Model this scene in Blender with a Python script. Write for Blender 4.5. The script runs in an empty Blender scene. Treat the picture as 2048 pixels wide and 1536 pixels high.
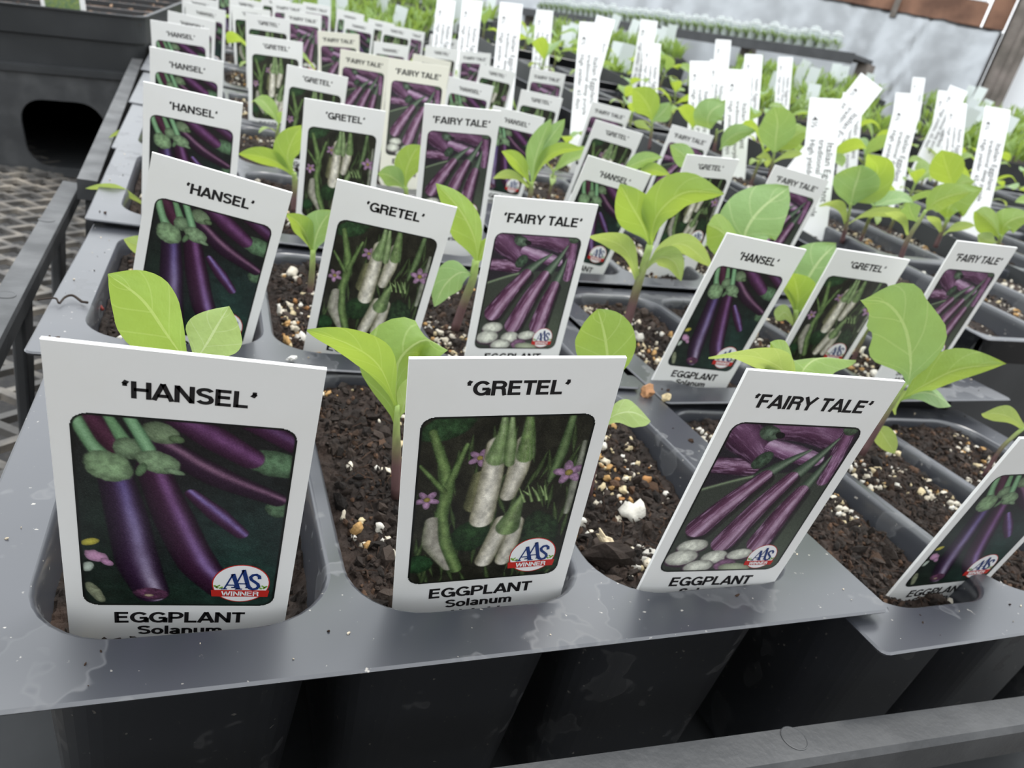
import bpy, bmesh, math, random
import numpy as np
from mathutils import Matrix, Vector

random.seed(7)
rng = np.random.default_rng(7)
SC = bpy.context.scene
COL = SC.collection
Z0 = 0.90                       # height of the front pack rims above the floor (m); all modelling below is in mm around that point

# ------------------------------------------------------------------ camera
FPX, CX, CY, CAMZ = 1446.16, 1024.0, 768.0, 66.7
RW = np.array([[0.91245085, 0.04666261, 0.40651697],
               [-0.34432017, -0.44921241, 0.82440999],
               [0.22108159, -0.89220559, -0.39381736]])
cam = bpy.data.cameras.new('camera')
cam.sensor_width = 36.0
cam.lens = FPX / 2048 * 36.0
cam.clip_start = 0.004
cam.clip_end = 60
cam.dof.use_dof = True
cam.dof.focus_distance = 0.088
cam.dof.aperture_fstop = 56
camo = bpy.data.objects.new('camera', cam)
COL.objects.link(camo)
m = Matrix.Identity(4)
for i in range(3):
    m[i][0] = RW[i][0]; m[i][1] = -RW[i][1]; m[i][2] = -RW[i][2]
m[2][3] = Z0 + CAMZ / 1000
camo.matrix_world = m
SC.camera = camo

# ------------------------------------------------------------------ light and exposure
world = bpy.data.worlds.new('world')
SC.world = world
world.use_nodes = True
bgn = world.node_tree.nodes['Background']
bgn.inputs[0].default_value = (0.93, 0.97, 1.0, 1)      # hazy white light of a plastic covered greenhouse
bgn.inputs[1].default_value = 2.0
sun = bpy.data.lights.new('sun', 'SUN')
sun.energy = 1.8
sun.angle = math.radians(14)
sun.color = (1.0, 0.96, 0.9)
suno = bpy.data.objects.new('sun', sun)
suno.rotation_euler = Vector((-0.30, -0.16, -1.0)).to_track_quat('-Z', 'Y').to_euler()
COL.objects.link(suno)
SC.view_settings.view_transform = 'Standard'
SC.view_settings.look = 'None'
SC.view_settings.gamma = 1
SC.view_settings.use_curve_mapping = False
SC.view_settings.exposure = 0.25

# ------------------------------------------------------------------ helpers
CAMP = np.array([0, 0, CAMZ])
def ray(px, py):
    return RW @ np.array([(px - CX) / FPX, (py - CY) / FPX, 1.0])
def at(px, py, Y):
    d = ray(px, py); return CAMP + d * (Y / d[1])
def atz(px, py, z):
    d = ray(px, py); return CAMP + d * ((z - CAMZ) / d[2])
def project(P):
    q = (np.asarray(P, float) - CAMP) @ RW
    return q[..., 0] / q[..., 2] * FPX + CX, q[..., 1] / q[..., 2] * FPX + CY, q[..., 2]
def W(p):
    return Vector((p[0] / 1000, p[1] / 1000, p[2] / 1000 + Z0))

def mesh_np(name, V, F, mat=None, cols=None, smooth=False, uv=None, mats=None, midx=None):
    """V (n,3) in mm; F list of index arrays (each (k,3) or (k,4))."""
    if not isinstance(F, list): F = [F]
    F = [np.asarray(f, int) for f in F if len(f)]
    V = np.asarray(V, float)
    me = bpy.data.meshes.new(name)
    me.vertices.add(len(V))
    me.vertices.foreach_set('co', (V / 1000).astype(np.float32).ravel())
    loops = np.concatenate([f.ravel() for f in F])
    sizes = np.concatenate([np.full(len(f), f.shape[1]) for f in F])
    starts = np.concatenate([[0], np.cumsum(sizes)[:-1]])
    me.loops.add(len(loops))
    me.loops.foreach_set('vertex_index', loops.astype(np.int32))
    me.polygons.add(len(sizes))
    me.polygons.foreach_set('loop_start', starts.astype(np.int32))
    me.polygons.foreach_set('loop_total', sizes.astype(np.int32))
    if midx is not None:
        me.polygons.foreach_set('material_index', np.asarray(midx, np.int32))
    me.polygons.foreach_set('use_smooth', np.full(len(sizes), bool(smooth)))
    if cols is not None:
        a = me.color_attributes.new('Col', 'FLOAT_COLOR', 'POINT')
        c = np.ones((len(V), 4), np.float32); c[:, :3] = cols
        a.data.foreach_set('color', c.ravel())
    if uv is not None:
        l = me.uv_layers.new(name='UVMap')
        l.data.foreach_set('uv', np.asarray(uv, np.float32)[loops].ravel())
    for mm in (mats or ([mat] if mat else [])): me.materials.append(mm)
    me.update(calc_edges=True)
    me.validate()
    return me

def obj(name, me, parent=None, loc=None, kind=None, label=None):
    o = bpy.data.objects.new(name, me)
    COL.objects.link(o)
    if parent is not None: o.parent = parent
    if loc is not None: o.location = loc
    if kind: o['kind'] = kind
    if label: o['label'] = label
    return o

def thing(name, label, cat, loc, group=None, rot=None, me=None, kind=None):
    o = bpy.data.objects.new(name, me)
    COL.objects.link(o)
    o.location = loc
    if rot is not None: o.rotation_euler = rot
    o['label'] = label; o['category'] = cat
    if group: o['group'] = group
    if kind: o['kind'] = kind
    if me is None: o.empty_display_size = 0.01
    return o

class MB:
    """collects boxes, tubes and prisms (mm) into one mesh"""
    def __init__(s): s.V = []; s.Q = []; s.T = []; s.n = 0
    def add(s, V, Q=(), T=()):
        V = np.asarray(V, float)
        s.V.append(V)
        if len(Q): s.Q.append(np.asarray(Q, int) + s.n)
        if len(T): s.T.append(np.asarray(T, int) + s.n)
        s.n += len(V)
    def box(s, x0, x1, y0, y1, z0, z1, M=None):
        V = np.array([[x, y, z] for z in (z0, z1) for y in (y0, y1) for x in (x0, x1)], float)
        if M is not None: V = V @ M[0].T + M[1]
        s.add(V, [[0, 2, 3, 1], [4, 5, 7, 6], [0, 1, 5, 4], [2, 6, 7, 3], [0, 4, 6, 2], [1, 3, 7, 5]])
    def tube(s, P, r, n=8, cap=True):
        P = np.asarray(P, float); k = len(P)
        r = np.full(k, r) if np.isscalar(r) else np.asarray(r, float)
        T = np.gradient(P, axis=0); T /= np.linalg.norm(T, axis=1)[:, None] + 1e-12
        a = np.array([0, 0, 1.0]) if abs(T[0][2]) < .9 else np.array([1.0, 0, 0])
        rings = []
        u = np.cross(T[0], a); u /= np.linalg.norm(u)
        for i in range(k):
            u = u - T[i] * (u @ T[i]); u /= np.linalg.norm(u)
            v = np.cross(T[i], u)
            t = np.linspace(0, 2 * np.pi, n, endpoint=False)
            rings.append(P[i] + r[i] * (np.cos(t)[:, None] * u + np.sin(t)[:, None] * v))
        V = np.concatenate(rings)
        Q = [[i * n + j, i * n + (j + 1) % n, (i + 1) * n + (j + 1) % n, (i + 1) * n + j] for i in range(k - 1) for j in range(n)]
        T3 = []
        if cap:
            V = np.concatenate([V, P[:1], P[-1:]])
            T3 = [[(j + 1) % n, j, k * n] for j in range(n)] + [[(k - 1) * n + j, (k - 1) * n + (j + 1) % n, k * n + 1] for j in range(n)]
        s.add(V, Q, T3)
    def loft(s, rings, close=True, cap0=False, cap1=False):
        n = len(rings[0]); k = len(rings)
        V = np.concatenate(rings)
        Q = [[i * n + j, i * n + (j + 1) % n, (i + 1) * n + (j + 1) % n, (i + 1) * n + j] for i in range(k - 1) for j in range(n if close else n - 1)]
        T3 = []
        for f, i in ((cap0, 0), (cap1, k - 1)):
            if f:
                V = np.concatenate([V, rings[i].mean(0)[None]])
                c = len(V) - 1
                T3 += [[i * n + j, i * n + (j + 1) % n, c] for j in range(n)]
        s.add(V, Q, T3)
    def mesh(s, name, mat, smooth=False, cols=None):
        return mesh_np(name, np.concatenate(s.V), [np.concatenate(q) for q in (s.Q, s.T) if q], mat, cols=cols, smooth=smooth)

def rrect(x0, x1, y0, y1, r, n=6, z=0):
    out = []
    for cx, cy, a in ((x1 - r, y1 - r, 0), (x0 + r, y1 - r, 90), (x0 + r, y0 + r, 180), (x1 - r, y0 + r, 270)):
        for i in range(n + 1):
            t = math.radians(a + 90 * i / n)
            out.append((cx + r * math.cos(t), cy + r * math.sin(t), z))
    return np.array(out)

def vnoise(x, y, seed):
    r = np.random.default_rng(seed); L = r.random((64, 64))
    xi = np.floor(x).astype(int); yi = np.floor(y).astype(int)
    fx = x - xi; fy = y - yi
    fx = fx * fx * (3 - 2 * fx); fy = fy * fy * (3 - 2 * fy)
    g = lambda a, b: L[a % 64, b % 64]
    return (g(xi, yi) * (1 - fx) + g(xi + 1, yi) * fx) * (1 - fy) + (g(xi, yi + 1) * (1 - fx) + g(xi + 1, yi + 1) * fx) * fy
def fbm(x, y, seed, oct=4):
    s = 0; a = 1; t = 0
    for o in range(oct):
        s = s + a * vnoise(x * 2 ** o + 7.3 * o, y * 2 ** o + 3.1 * o, seed + o); t += a; a *= .55
    return s / t

def ico(sub):
    bm = bmesh.new(); bmesh.ops.create_icosphere(bm, subdivisions=sub, radius=1)
    V = np.array([v.co[:] for v in bm.verts]); F = np.array([[v.index for v in f.verts] for f in bm.faces]); bm.free()
    return V, F
ICO1, ICO2 = ico(1), ico(2)

def chunks(pos, size, cols, rough=.3, sub=1, flat=(1, 1, 1)):
    """many lumpy grains, returned as V, F, C"""
    bV, bF = (ICO1, ICO2)[sub - 1]
    n = len(pos); k = len(bV)
    d = 1 + rng.uniform(-rough, rough, (n, k, 1))
    S = rng.uniform(.6, 1.25, (n, 1, 3)) * np.array(flat)
    V = bV[None] * d * S
    q = rng.normal(size=(n, 4)); q /= np.linalg.norm(q, axis=1)[:, None]
    w, x, y, z = q.T
    R = np.stack([np.stack([1 - 2 * (y * y + z * z), 2 * (x * y - z * w), 2 * (x * z + y * w)], 1),
                  np.stack([2 * (x * y + z * w), 1 - 2 * (x * x + z * z), 2 * (y * z - x * w)], 1),
                  np.stack([2 * (x * z - y * w), 2 * (y * z + x * w), 1 - 2 * (x * x + y * y)], 1)], 1)
    V = np.einsum('nij,nkj->nki', R, V) * np.asarray(size)[:, None, None] + np.asarray(pos)[:, None, :]
    F = bF[None] + (np.arange(n) * k)[:, None, None]
    C = np.repeat(np.asarray(cols), k, axis=0)
    return V.reshape(-1, 3), F.reshape(-1, 3), C

# ------------------------------------------------------------------ materials
def srgb(r, g, b):
    f = lambda c: (c / 255 / 12.92) if c / 255 <= .04045 else ((c / 255 + .055) / 1.055) ** 2.4
    return np.array([f(r), f(g), f(b)])
def newmat(name):
    m = bpy.data.materials.new(name); m.use_nodes = True
    return m, m.node_tree, m.node_tree.nodes['Principled BSDF']
def simple(name, c, rough=.5, spec=.5, metal=0, noise=None, bump=None, rnoise=None):
    m, nt, b = newmat(name)
    b.inputs['Base Color'].default_value = (*c, 1); b.inputs['Roughness'].default_value = rough
    b.inputs['Metallic'].default_value = metal; b.inputs['Specular IOR Level'].default_value = spec
    tc = nt.nodes.new('ShaderNodeTexCoord')
    if noise:                     # (scale, other colour, low, high)
        n = nt.nodes.new('ShaderNodeTexNoise'); n.inputs['Scale'].default_value = noise[0]; n.inputs['Detail'].default_value = 6
        r = nt.nodes.new('ShaderNodeValToRGB'); r.color_ramp.elements[0].position = noise[2]; r.color_ramp.elements[1].position = noise[3]
        r.color_ramp.elements[0].color = (*c, 1); r.color_ramp.elements[1].color = (*noise[1], 1)
        nt.links.new(tc.outputs['Object'], n.inputs['Vector']); nt.links.new(n.outputs['Fac'], r.inputs['Fac']); nt.links.new(r.outputs['Color'], b.inputs['Base Color'])
    if rnoise:                    # (scale, low roughness, high roughness)
        n = nt.nodes.new('ShaderNodeTexNoise'); n.inputs['Scale'].default_value = rnoise[0]; n.inputs['Detail'].default_value = 5
        mr = nt.nodes.new('ShaderNodeMapRange'); mr.inputs[1].default_value = .35; mr.inputs[2].default_value = .65; mr.inputs[3].default_value = rnoise[1]; mr.inputs[4].default_value = rnoise[2]
        nt.links.new(tc.outputs['Object'], n.inputs['Vector']); nt.links.new(n.outputs['Fac'], mr.inputs[0]); nt.links.new(mr.outputs[0], b.inputs['Roughness'])
    if bump:                      # (scale, strength, distance in m)
        n = nt.nodes.new('ShaderNodeTexNoise'); n.inputs['Scale'].default_value = bump[0]; n.inputs['Detail'].default_value = 5
        bp = nt.nodes.new('ShaderNodeBump'); bp.inputs['Strength'].default_value = bump[1]; bp.inputs['Distance'].default_value = bump[2]
        nt.links.new(tc.outputs['Object'], n.inputs['Vector']); nt.links.new(n.outputs['Fac'], bp.inputs['Height']); nt.links.new(bp.outputs['Normal'], b.inputs['Normal'])
    return m
def vcol(name, rough=.6, spec=.3, bump=None, mul=1.0):
    m, nt, b = newmat(name)
    a = nt.nodes.new('ShaderNodeVertexColor'); a.layer_name = 'Col'
    nt.links.new(a.outputs['Color'], b.inputs['Base Color'])
    b.inputs['Roughness'].default_value = rough; b.inputs['Specular IOR Level'].default_value = spec
    if bump:
        tc = nt.nodes.new('ShaderNodeTexCoord')
        n = nt.nodes.new('ShaderNodeTexNoise'); n.inputs['Scale'].default_value = bump[0]; n.inputs['Detail'].default_value = 6
        bp = nt.nodes.new('ShaderNodeBump'); bp.inputs['Strength'].default_value = bump[1]; bp.inputs['Distance'].default_value = bump[2]
        nt.links.new(tc.outputs['Object'], n.inputs['Vector']); nt.links.new(n.outputs['Fac'], bp.inputs['Height']); nt.links.new(bp.outputs['Normal'], b.inputs['Normal'])
    return m

def pack_material():
    """thin glossy black plastic with dried water marks and dust"""
    m, nt, b = newmat('black_pack_plastic')
    N = nt.nodes.new; L = nt.links.new
    tc = N('ShaderNodeTexCoord'); oi = N('ShaderNodeObjectInfo')
    add = N('ShaderNodeVectorMath'); add.operation = 'ADD'
    L(tc.outputs['Object'], add.inputs[0]); L(oi.outputs['Location'], add.inputs[1])
    # water marks: soft blobs with a thin rim
    v = N('ShaderNodeTexNoise'); v.inputs['Scale'].default_value = 85; v.inputs['Detail'].default_value = 3; v.inputs['Roughness'].default_value = .55
    L(add.outputs[0], v.inputs['Vector'])
    r = N('ShaderNodeValToRGB'); cr = r.color_ramp
    cr.elements[0].position = .58; cr.elements[0].color = (0, 0, 0, 1)
    cr.elements[1].position = .60; cr.elements[1].color = (1, 1, 1, 1)
    e = cr.elements.new(.615); e.color = (.45, .45, .45, 1)
    L(v.outputs['Fac'], r.inputs['Fac'])
    d = N('ShaderNodeTexNoise'); d.inputs['Scale'].default_value = 900; d.inputs['Detail'].default_value = 2
    L(add.outputs[0], d.inputs['Vector'])
    dr = N('ShaderNodeValToRGB'); dr.color_ramp.elements[0].position = .71; dr.color_ramp.elements[1].position = .76
    L(d.outputs['Fac'], dr.inputs['Fac'])
    mx = N('ShaderNodeMix'); mx.data_type = 'RGBA'
    mx.inputs[6].default_value = (.042, .045, .054, 1); mx.inputs[7].default_value = (.085, .088, .096, 1)
    L(r.outputs['Color'], mx.inputs[0])
    mx2 = N('ShaderNodeMix'); mx2.data_type = 'RGBA'; mx2.inputs[7].default_value = (.35, .33, .3, 1)
    L(dr.outputs['Color'], mx2.inputs[0]); L(mx.outputs[2], mx2.inputs[6]); L(mx2.outputs[2], b.inputs['Base Color'])
    mr = N('ShaderNodeMapRange'); mr.inputs[3].default_value = .30; mr.inputs[4].default_value = .5
    L(r.outputs['Color'], mr.inputs[0]); L(mr.outputs[0], b.inputs['Roughness'])
    b.inputs['Specular IOR Level'].default_value = 1.0
    n2 = N('ShaderNodeTexNoise'); n2.inputs['Scale'].default_value = 60
    bp = N('ShaderNodeBump'); bp.inputs['Strength'].default_value = .15; bp.inputs['Distance'].default_value = .0006
    L(add.outputs[0], n2.inputs['Vector']); L(n2.outputs['Fac'], bp.inputs['Height']); L(bp.outputs['Normal'], b.inputs['Normal'])
    return m

def leaf_material(name, top, vein, trans, tfac=.45):
    m, nt, b = newmat(name)
    N = nt.nodes.new; L = nt.links.new
    uv = N('ShaderNodeUVMap'); uv.uv_map = 'UVMap'
    sep = N('ShaderNodeSeparateXYZ'); L(uv.outputs[0], sep.inputs[0])
    def math_(op, a=None, c=None, va=None, vb=None):
        n = N('ShaderNodeMath'); n.operation = op
        if a is not None: L(a, n.inputs[0])
        elif va is not None: n.inputs[0].default_value = va
        if c is not None: L(c, n.inputs[1])
        elif vb is not None: n.inputs[1].default_value = vb
        return n.outputs[0]
    side = math_('ABSOLUTE', math_('SUBTRACT', sep.outputs[0], vb=.5))       # 0 at the midrib, .5 at the margin
    mid = math_('LESS_THAN', side, vb=.022)
    w = math_('SINE', math_('MULTIPLY', math_('SUBTRACT', sep.outputs[1], math_('MULTIPLY', side, vb=.55)), vb=26.0))
    sv = math_('MULTIPLY', math_('GREATER_THAN', w, vb=.975), vb=.45)
    vf = math_('MAXIMUM', mid, sv)
    tc = N('ShaderNodeTexCoord')
    n = N('ShaderNodeTexNoise'); n.inputs['Scale'].default_value = 260; n.inputs['Detail'].default_value = 4
    L(tc.outputs['Object'], n.inputs['Vector'])
    c1 = N('ShaderNodeMix'); c1.data_type = 'RGBA'
    c1.inputs[6].default_value = (*(np.array(top) * .8), 1); c1.inputs[7].default_value = (*(np.array(top) * 1.2), 1)
    L(n.outputs['Fac'], c1.inputs[0])
    c2 = N('ShaderNodeMix'); c2.data_type = 'RGBA'; c2.inputs[7].default_value = (*vein, 1)
    L(vf, c2.inputs[0]); L(c1.outputs[2], c2.inputs[6])
    L(c2.outputs[2], b.inputs['Base Color'])
    b.inputs['Roughness'].default_value = .55; b.inputs['Specular IOR Level'].default_value = .35
    b.inputs['Sheen Weight'].default_value = .15
    bp = N('ShaderNodeBump'); bp.inputs['Strength'].default_value = .35; bp.inputs['Distance'].default_value = .0004
    n3 = N('ShaderNodeTexNoise'); n3.inputs['Scale'].default_value = 900
    L(tc.outputs['Object'], n3.inputs['Vector'])
    h = math_('ADD', n3.outputs['Fac'], math_('MULTIPLY', vf, vb=-.8))
    L(h, bp.inputs['Height']); L(bp.outputs['Normal'], b.inputs['Normal'])
    tr = N('ShaderNodeBsdfTranslucent'); tr.inputs['Color'].default_value = (*trans, 1)
    ms = N('ShaderNodeMixShader'); ms.inputs[0].default_value = tfac
    out = nt.nodes['Material Output']
    L(b.outputs[0], ms.inputs[1]); L(tr.outputs[0], ms.inputs[2]); L(ms.outputs[0], out.inputs['Surface'])
    return m

M_PACK = pack_material()
M_TRAY = simple('grey_black_tray_plastic', (.045, .047, .05), .5, .5, noise=(60, (.085, .087, .09), .45, .75), bump=(900, .25, .0003), rnoise=(70, .4, .65))
M_CRATE = simple('charcoal_crate_plastic', (.028, .03, .032), .55, .4, noise=(25, (.05, .052, .055), .4, .8), bump=(300, .2, .0004))
M_SOIL = vcol('peat_soil', .85, .35, bump=(1500, .6, .0006))
M_PERL = vcol('perlite', .8, .3, bump=(2500, .5, .0003))
M_CARD = simple('white_tag_plastic', (.80, .80, .785), .38, .4, noise=(45, (.74, .735, .70), .5, .85))
M_CARD2 = simple('thin_white_label_plastic', (.84, .84, .84), .4, .4)
M_CREAM = simple('cream_tag_plastic', (.78, .76, .66), .4, .4)
M_FROST = simple('frosted_label_plastic', (.62, .66, .66), .35, .5)
M_INK = simple('black_ink', (.012, .011, .012), .45, .4)
M_PRINT = vcol('printed_photo', .35, .4)
M_SEALW = simple('seal_white', (.82, .82, .82), .4, .4)
M_SEALB = simple('seal_blue', tuple(srgb(28, 52, 110)), .4, .4)
M_SEALR = simple('seal_red', tuple(srgb(185, 42, 35)), .4, .4)
M_SEALG = simple('seal_green', tuple(srgb(120, 165, 60)), .4, .4)
M_LEAF = leaf_material('eggplant_leaf', (.20, .32, .07), (.38, .48, .18), (.42, .54, .06))
M_LEAF2 = leaf_material('bluish_leaf', (.20, .33, .12), (.40, .50, .24), (.36, .50, .10), .36)
M_COTY = leaf_material('pale_seed_leaf', (.29, .40, .13), (.44, .53, .26), (.48, .58, .12), .42)
M_FINE = leaf_material('fine_green_foliage', (.17, .27, .055), (.25, .36, .1), (.30, .42, .07), .35)
M_STEM = vcol('green_purple_stem', .55, .3, bump=(1500, .3, .0002))
M_MESH = simple('weathered_bench_mesh', (.085, .08, .075), .5, .5, noise=(70, (.28, .25, .21), .45, .7), bump=(500, .4, .0006))
M_WOOD = simple('brown_red_timber', (.12, .065, .045), .75, .2, noise=(14, (.24, .13, .085), .35, .65), bump=(90, .5, .002))
M_GREYWOOD = simple('weathered_grey_timber', (.13, .115, .10), .8, .2, noise=(20, (.22, .19, .17), .4, .7), bump=(90, .5, .002))
M_FOIL = simple('silver_insulation_foil', (.34, .355, .37), .36, .5, metal=.9, bump=(260, .25, .001), rnoise=(25, .28, .46))
M_POLY = simple('white_plastic_film', (.8, .82, .84), .4, .4)
M_FLOOR = simple('black_weed_fabric_floor', (.02, .02, .021), .8, .2, noise=(60, (.05, .045, .04), .45, .8), bump=(150, .6, .01))
M_CUP = simple('clear_cup_plastic', (.75, .80, .80), .25, .8)
M_CUP.node_tree.nodes['Principled BSDF'].inputs['Transmission Weight'].default_value = .6
M_CUP.node_tree.nodes['Principled BSDF'].inputs['IOR'].default_value = 1.15
M_RIMCUP = simple('white_cup_rim', (.75, .77, .77), .3, .5)
M_ROOT = simple('dark_root', (.03, .022, .018), .8, .2)
M_RED = simple('red_plant_bit', (.16, .02, .015), .6, .3)
M_BARK = vcol('bark_bits', .85, .25, bump=(1200, .6, .0005))

# ------------------------------------------------------------------ structure: floor, wall, bench
def struct(name, me, loc=(0, 0, 0)):
    o = obj(name, me, loc=Vector(loc)); o['kind'] = 'structure'; return o
mb = MB(); mb.box(-4000, 6000, -4000, 6000, -1000, -900)
struct('floor', mb.mesh('floor', M_FLOOR), W((0, 0, 0)))
mb = MB(); mb.box(-3500, 3500, -760, -700, -900, 330)
struct('unseen_shade_wall', mb.mesh('unseen_shade_wall', M_GREYWOOD), W((0, 0, 0)))  # unseen wall behind the camera, added to shade the tag fronts and tray underside

BENCH = -66.0
DU = np.array([-.697, .717, 0.0]); DN = np.array([-.717, -.697, 0.0])       # along the foil wall, and its face towards the plants
A0 = CAMP + ray(2004, 61) * 2200
A0[2] = 489
Mw = (np.stack([DU, DN, [0, 0, 1]], 1), np.array([A0[0], A0[1], 0]))
# silver foil sheet with hanging folds
ns, nz = 220, 40
S, Zt = np.meshgrid(np.linspace(0, 2600, ns), np.linspace(0, 1, nz), indexing='ij')
fold = 60 * (fbm(S / 110 + Zt * .35, Zt * .25, 5, 2) - .5) + 10 * (fbm(S / 45 + Zt * .5, Zt * .6, 11, 2) - .5) + 1.6 * (fbm(S / 14, Zt * 8, 21, 2) - .5)
fold += 9 * np.exp(-((S - 215 - 40 * (1 - Zt)) / 14) ** 2) * np.sin(Zt * 22 + S * .2)
zz = 120 + Zt * 369 + (Zt > .97) * 7 * (fbm(S / 20, S * 0, 31, 2) - .5)
V = np.stack([S, fold, zz], -1).reshape(-1, 3)
Vb = V - np.array([0, 12, 0])
VV = np.concatenate([V, Vb]) @ Mw[0].T + Mw[1]
idx = np.arange(ns * nz).reshape(ns, nz)
Q = np.stack([idx[:-1, :-1], idx[:-1, 1:], idx[1:, 1:], idx[1:, :-1]], -1).reshape(-1, 4)
nb = ns * nz
edge = [[idx[i, nz - 1], idx[i + 1, nz - 1], idx[i + 1, nz - 1] + nb, idx[i, nz - 1] + nb] for i in range(ns - 1)] + [[idx[0, j + 1], idx[0, j], idx[0, j] + nb, idx[0, j + 1] + nb] for j in range(nz - 1)]
thing('foil_sheet', 'crinkled silver foil sheet hung along the greenhouse wall', 'foil sheet', W((0, 0, 0)),
      me=mesh_np('foil_sheet', VV, [Q, Q[:, ::-1] + nb, np.array(edge)], M_FOIL, smooth=True))
def wallbox(s0, s1, d0, d1, z0, z1, mat, name):
    b = MB(); b.box(s0, s1, d0, d1, z0, z1, Mw); return b.mesh(name, mat)
wb = struct('wall_back', wallbox(-10, 2700, -90, -40, -900, 489, M_GREYWOOD, 'wall_back'), W((0, 0, 0)))
obj('plank', wallbox(60, 900, -60, -10, 490, 556, M_WOOD, 'plank'), wb)
obj('plank', wallbox(900, 2700, -60, -10, 490, 556, M_WOOD, 'plank'), wb)
obj('plank', wallbox(-5, 52, -60, -6, 490, 1100, M_WOOD, 'plank'), wb)
obj('panel', wallbox(66, 2700, -60, -22, 560, 1100, M_POLY, 'panel'), wb, label='white panel above the plank')
obj('batten', wallbox(305, 322, -16, 2, 470, 1100, M_GREYWOOD, 'batten'), wb)
mb = MB()
mb.box(-84, -14, -70, 25, -900, 1200, Mw); mb.box(-60, -44, 25, 31, -900, 1200, Mw)
thing('timber_post', 'weathered grey timber post at the end of the foil sheet', 'post', W((0, 0, 0)), me=mb.mesh('timber_post', M_GREYWOOD))
struct('wall_right', wallbox(-1800, -84, -50, -40, -900, 1400, M_POLY, 'wall_right'), W((0, 0, 0)))

# bench: expanded metal top on a frame
bench = thing('bench', 'weathered expanded metal mesh bench under the seedling trays', 'bench', W((0, 0, BENCH)))
Vs, Qs, n0 = [], [], 0
px_, py_ = 24.0, 9.5
for i in range(126):
    y0 = 10 + i * py_
    xs = np.arange(-620, 420 + 1, px_ / 2)
    k = np.arange(len(xs)) + (i % 2)
    sgn = np.where(k % 2 == 0, 1, -1)
    yc = y0 + sgn * py_ * .36
    z = -1.2 + sgn * .9
    t = 1.75
    ring = np.stack([np.stack([xs, yc - t, z - 1.2], 1), np.stack([xs, yc - t * .8, z + 1.2], 1), np.stack([xs, yc + t, z + 1.6], 1), np.stack([xs, yc + t * .8, z - .9], 1)], 1)
    m_ = len(xs)
    Vs.append(ring.reshape(-1, 3))
    a = np.arange(m_ - 1)[:, None] * 4; j = np.arange(4)[None]
    Qs.append((np.stack([a + j, a + (j + 1) % 4, a + 4 + (j + 1) % 4, a + 4 + j], -1).reshape(-1, 4)) + n0)
    n0 += m_ * 4
obj('mesh_top', mesh_np('mesh_top', np.concatenate(Vs), np.concatenate(Qs), M_MESH), bench, kind='stuff')
mb = MB(); mb.box(421, 1700, 10, 1250, -8, 0)
obj('deck', mb.mesh('deck', M_GREYWOOD), bench)
for lx, ly in ((-560, 60), (-560, 1100), (1500, 60), (1500, 1500)):
    mb = MB(); mb.box(lx - 20, lx + 20, ly - 20, ly + 20, -834, -9)
    obj('leg', mb.mesh('leg', M_GREYWOOD), bench)
for yy in (0, 600, 1195):
    mb = MB(); mb.box(-620, 420, yy, yy + 9, -26, -4.5)
    obj('rail', mb.mesh('rail', M_MESH), bench)

# ------------------------------------------------------------------ carrier trays that hold the packs
def along(p0, p1, t): return p0 + (p1 - p0) * t
ct = thing('carrier_tray', 'open black plastic carrier tray holding the front seedling packs', 'tray', W((0, 0, BENCH)))
off = np.array([0, 0, BENCH])
def bar(name, P, Q_, zt, zb):
    """bar from its four top corners, P = (p0,p1) outer edge, Q_ = inner edge"""
    b = MB()
    top = np.array([P[0], P[1], Q_[1], Q_[0]], float); top[:, 2] = zt
    ch = top.copy(); c = top.mean(0); ch = c + (top - c) * np.array([1, 1, 1]); ch[:, 2] = zt - 1.0
    n = (top[3] - top[0]) / np.linalg.norm(top[3] - top[0])
    ch[0] -= n * .7; ch[1] -= n * .7; ch[2] += n * .7; ch[3] += n * .7
    bot = ch.copy(); bot[:, 2] = zb
    b.loft([bot - off, ch - off, top - off], cap0=True, cap1=True)
    return obj(name, b.mesh(name, M_TRAY), ct)
zl = -10.0
lo0, lo1 = atz(9, 555, zl), atz(126, 361, zl)
li0, li1 = atz(63, 555, zl), atz(160, 367, zl)
lo0 = along(lo1, lo0, 2.35); li0 = along(li1, li0, 2.35)
bl = bar('rim_bar', (lo0, lo1), (li0, li1), zl, zl - 5.5)
for t in (.30, .57, .83):
    mb = MB(); c = (along(lo0, lo1, t) + along(li0, li1, t)) / 2
    r1 = rrect(c[0] - 1.0, c[0] + 2.2, c[1] - 6, c[1] + 6, .8, 2, zl - 5) ; r2 = rrect(c[0] - 1, c[0] + 2.2, c[1] - 2.5, c[1] + 2.5, .8, 2, BENCH + 6); r3 = rrect(c[0] - 1, c[0] + 2.2, c[1] - 9, c[1] + 9, .8, 2, BENCH + 1)
    mb.loft([r1 - off, r2 - off, r3 - off], cap0=True, cap1=True)
    obj('upright', mb.mesh('upright', M_TRAY), ct)
zf = -15.0
f0, f1 = atz(1250, 1500, zf), atz(2048, 1392, zf)
d = (f1 - f0) / np.linalg.norm(f1 - f0)
f0 = f0 - d * 110; f1 = f1 + d * 190
nrm = np.array([d[1], -d[0], 0])
fb = bar('rim_bar', (f1 + nrm * 5.2, f0 + nrm * 5.2), (f1, f0), zf, zf - 6.5)
def disc(c, r, z, parent, rel):
    t = np.linspace(0, 2 * np.pi, 24, endpoint=False)
    rr = [np.stack([c[0] + q * np.cos(t), c[1] + q * np.sin(t), np.full(24, h)], 1) - rel for q, h in ((r, z - .3), (r, z + .12), (r - .12, z + .16), (r - .2, z + .1))]
    b = MB(); b.loft(rr, cap1=True)
    return obj('round_mark', b.mesh('round_mark', M_TRAY), parent)
disc(atz(1588, 1477, zf), 2.1, zf, fb, off)
disc(atz(93, 440, zl), 2.3, zl, bl, off)
disc(atz(10, 590, zl), 2.3, zl, bl, off)
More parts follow.
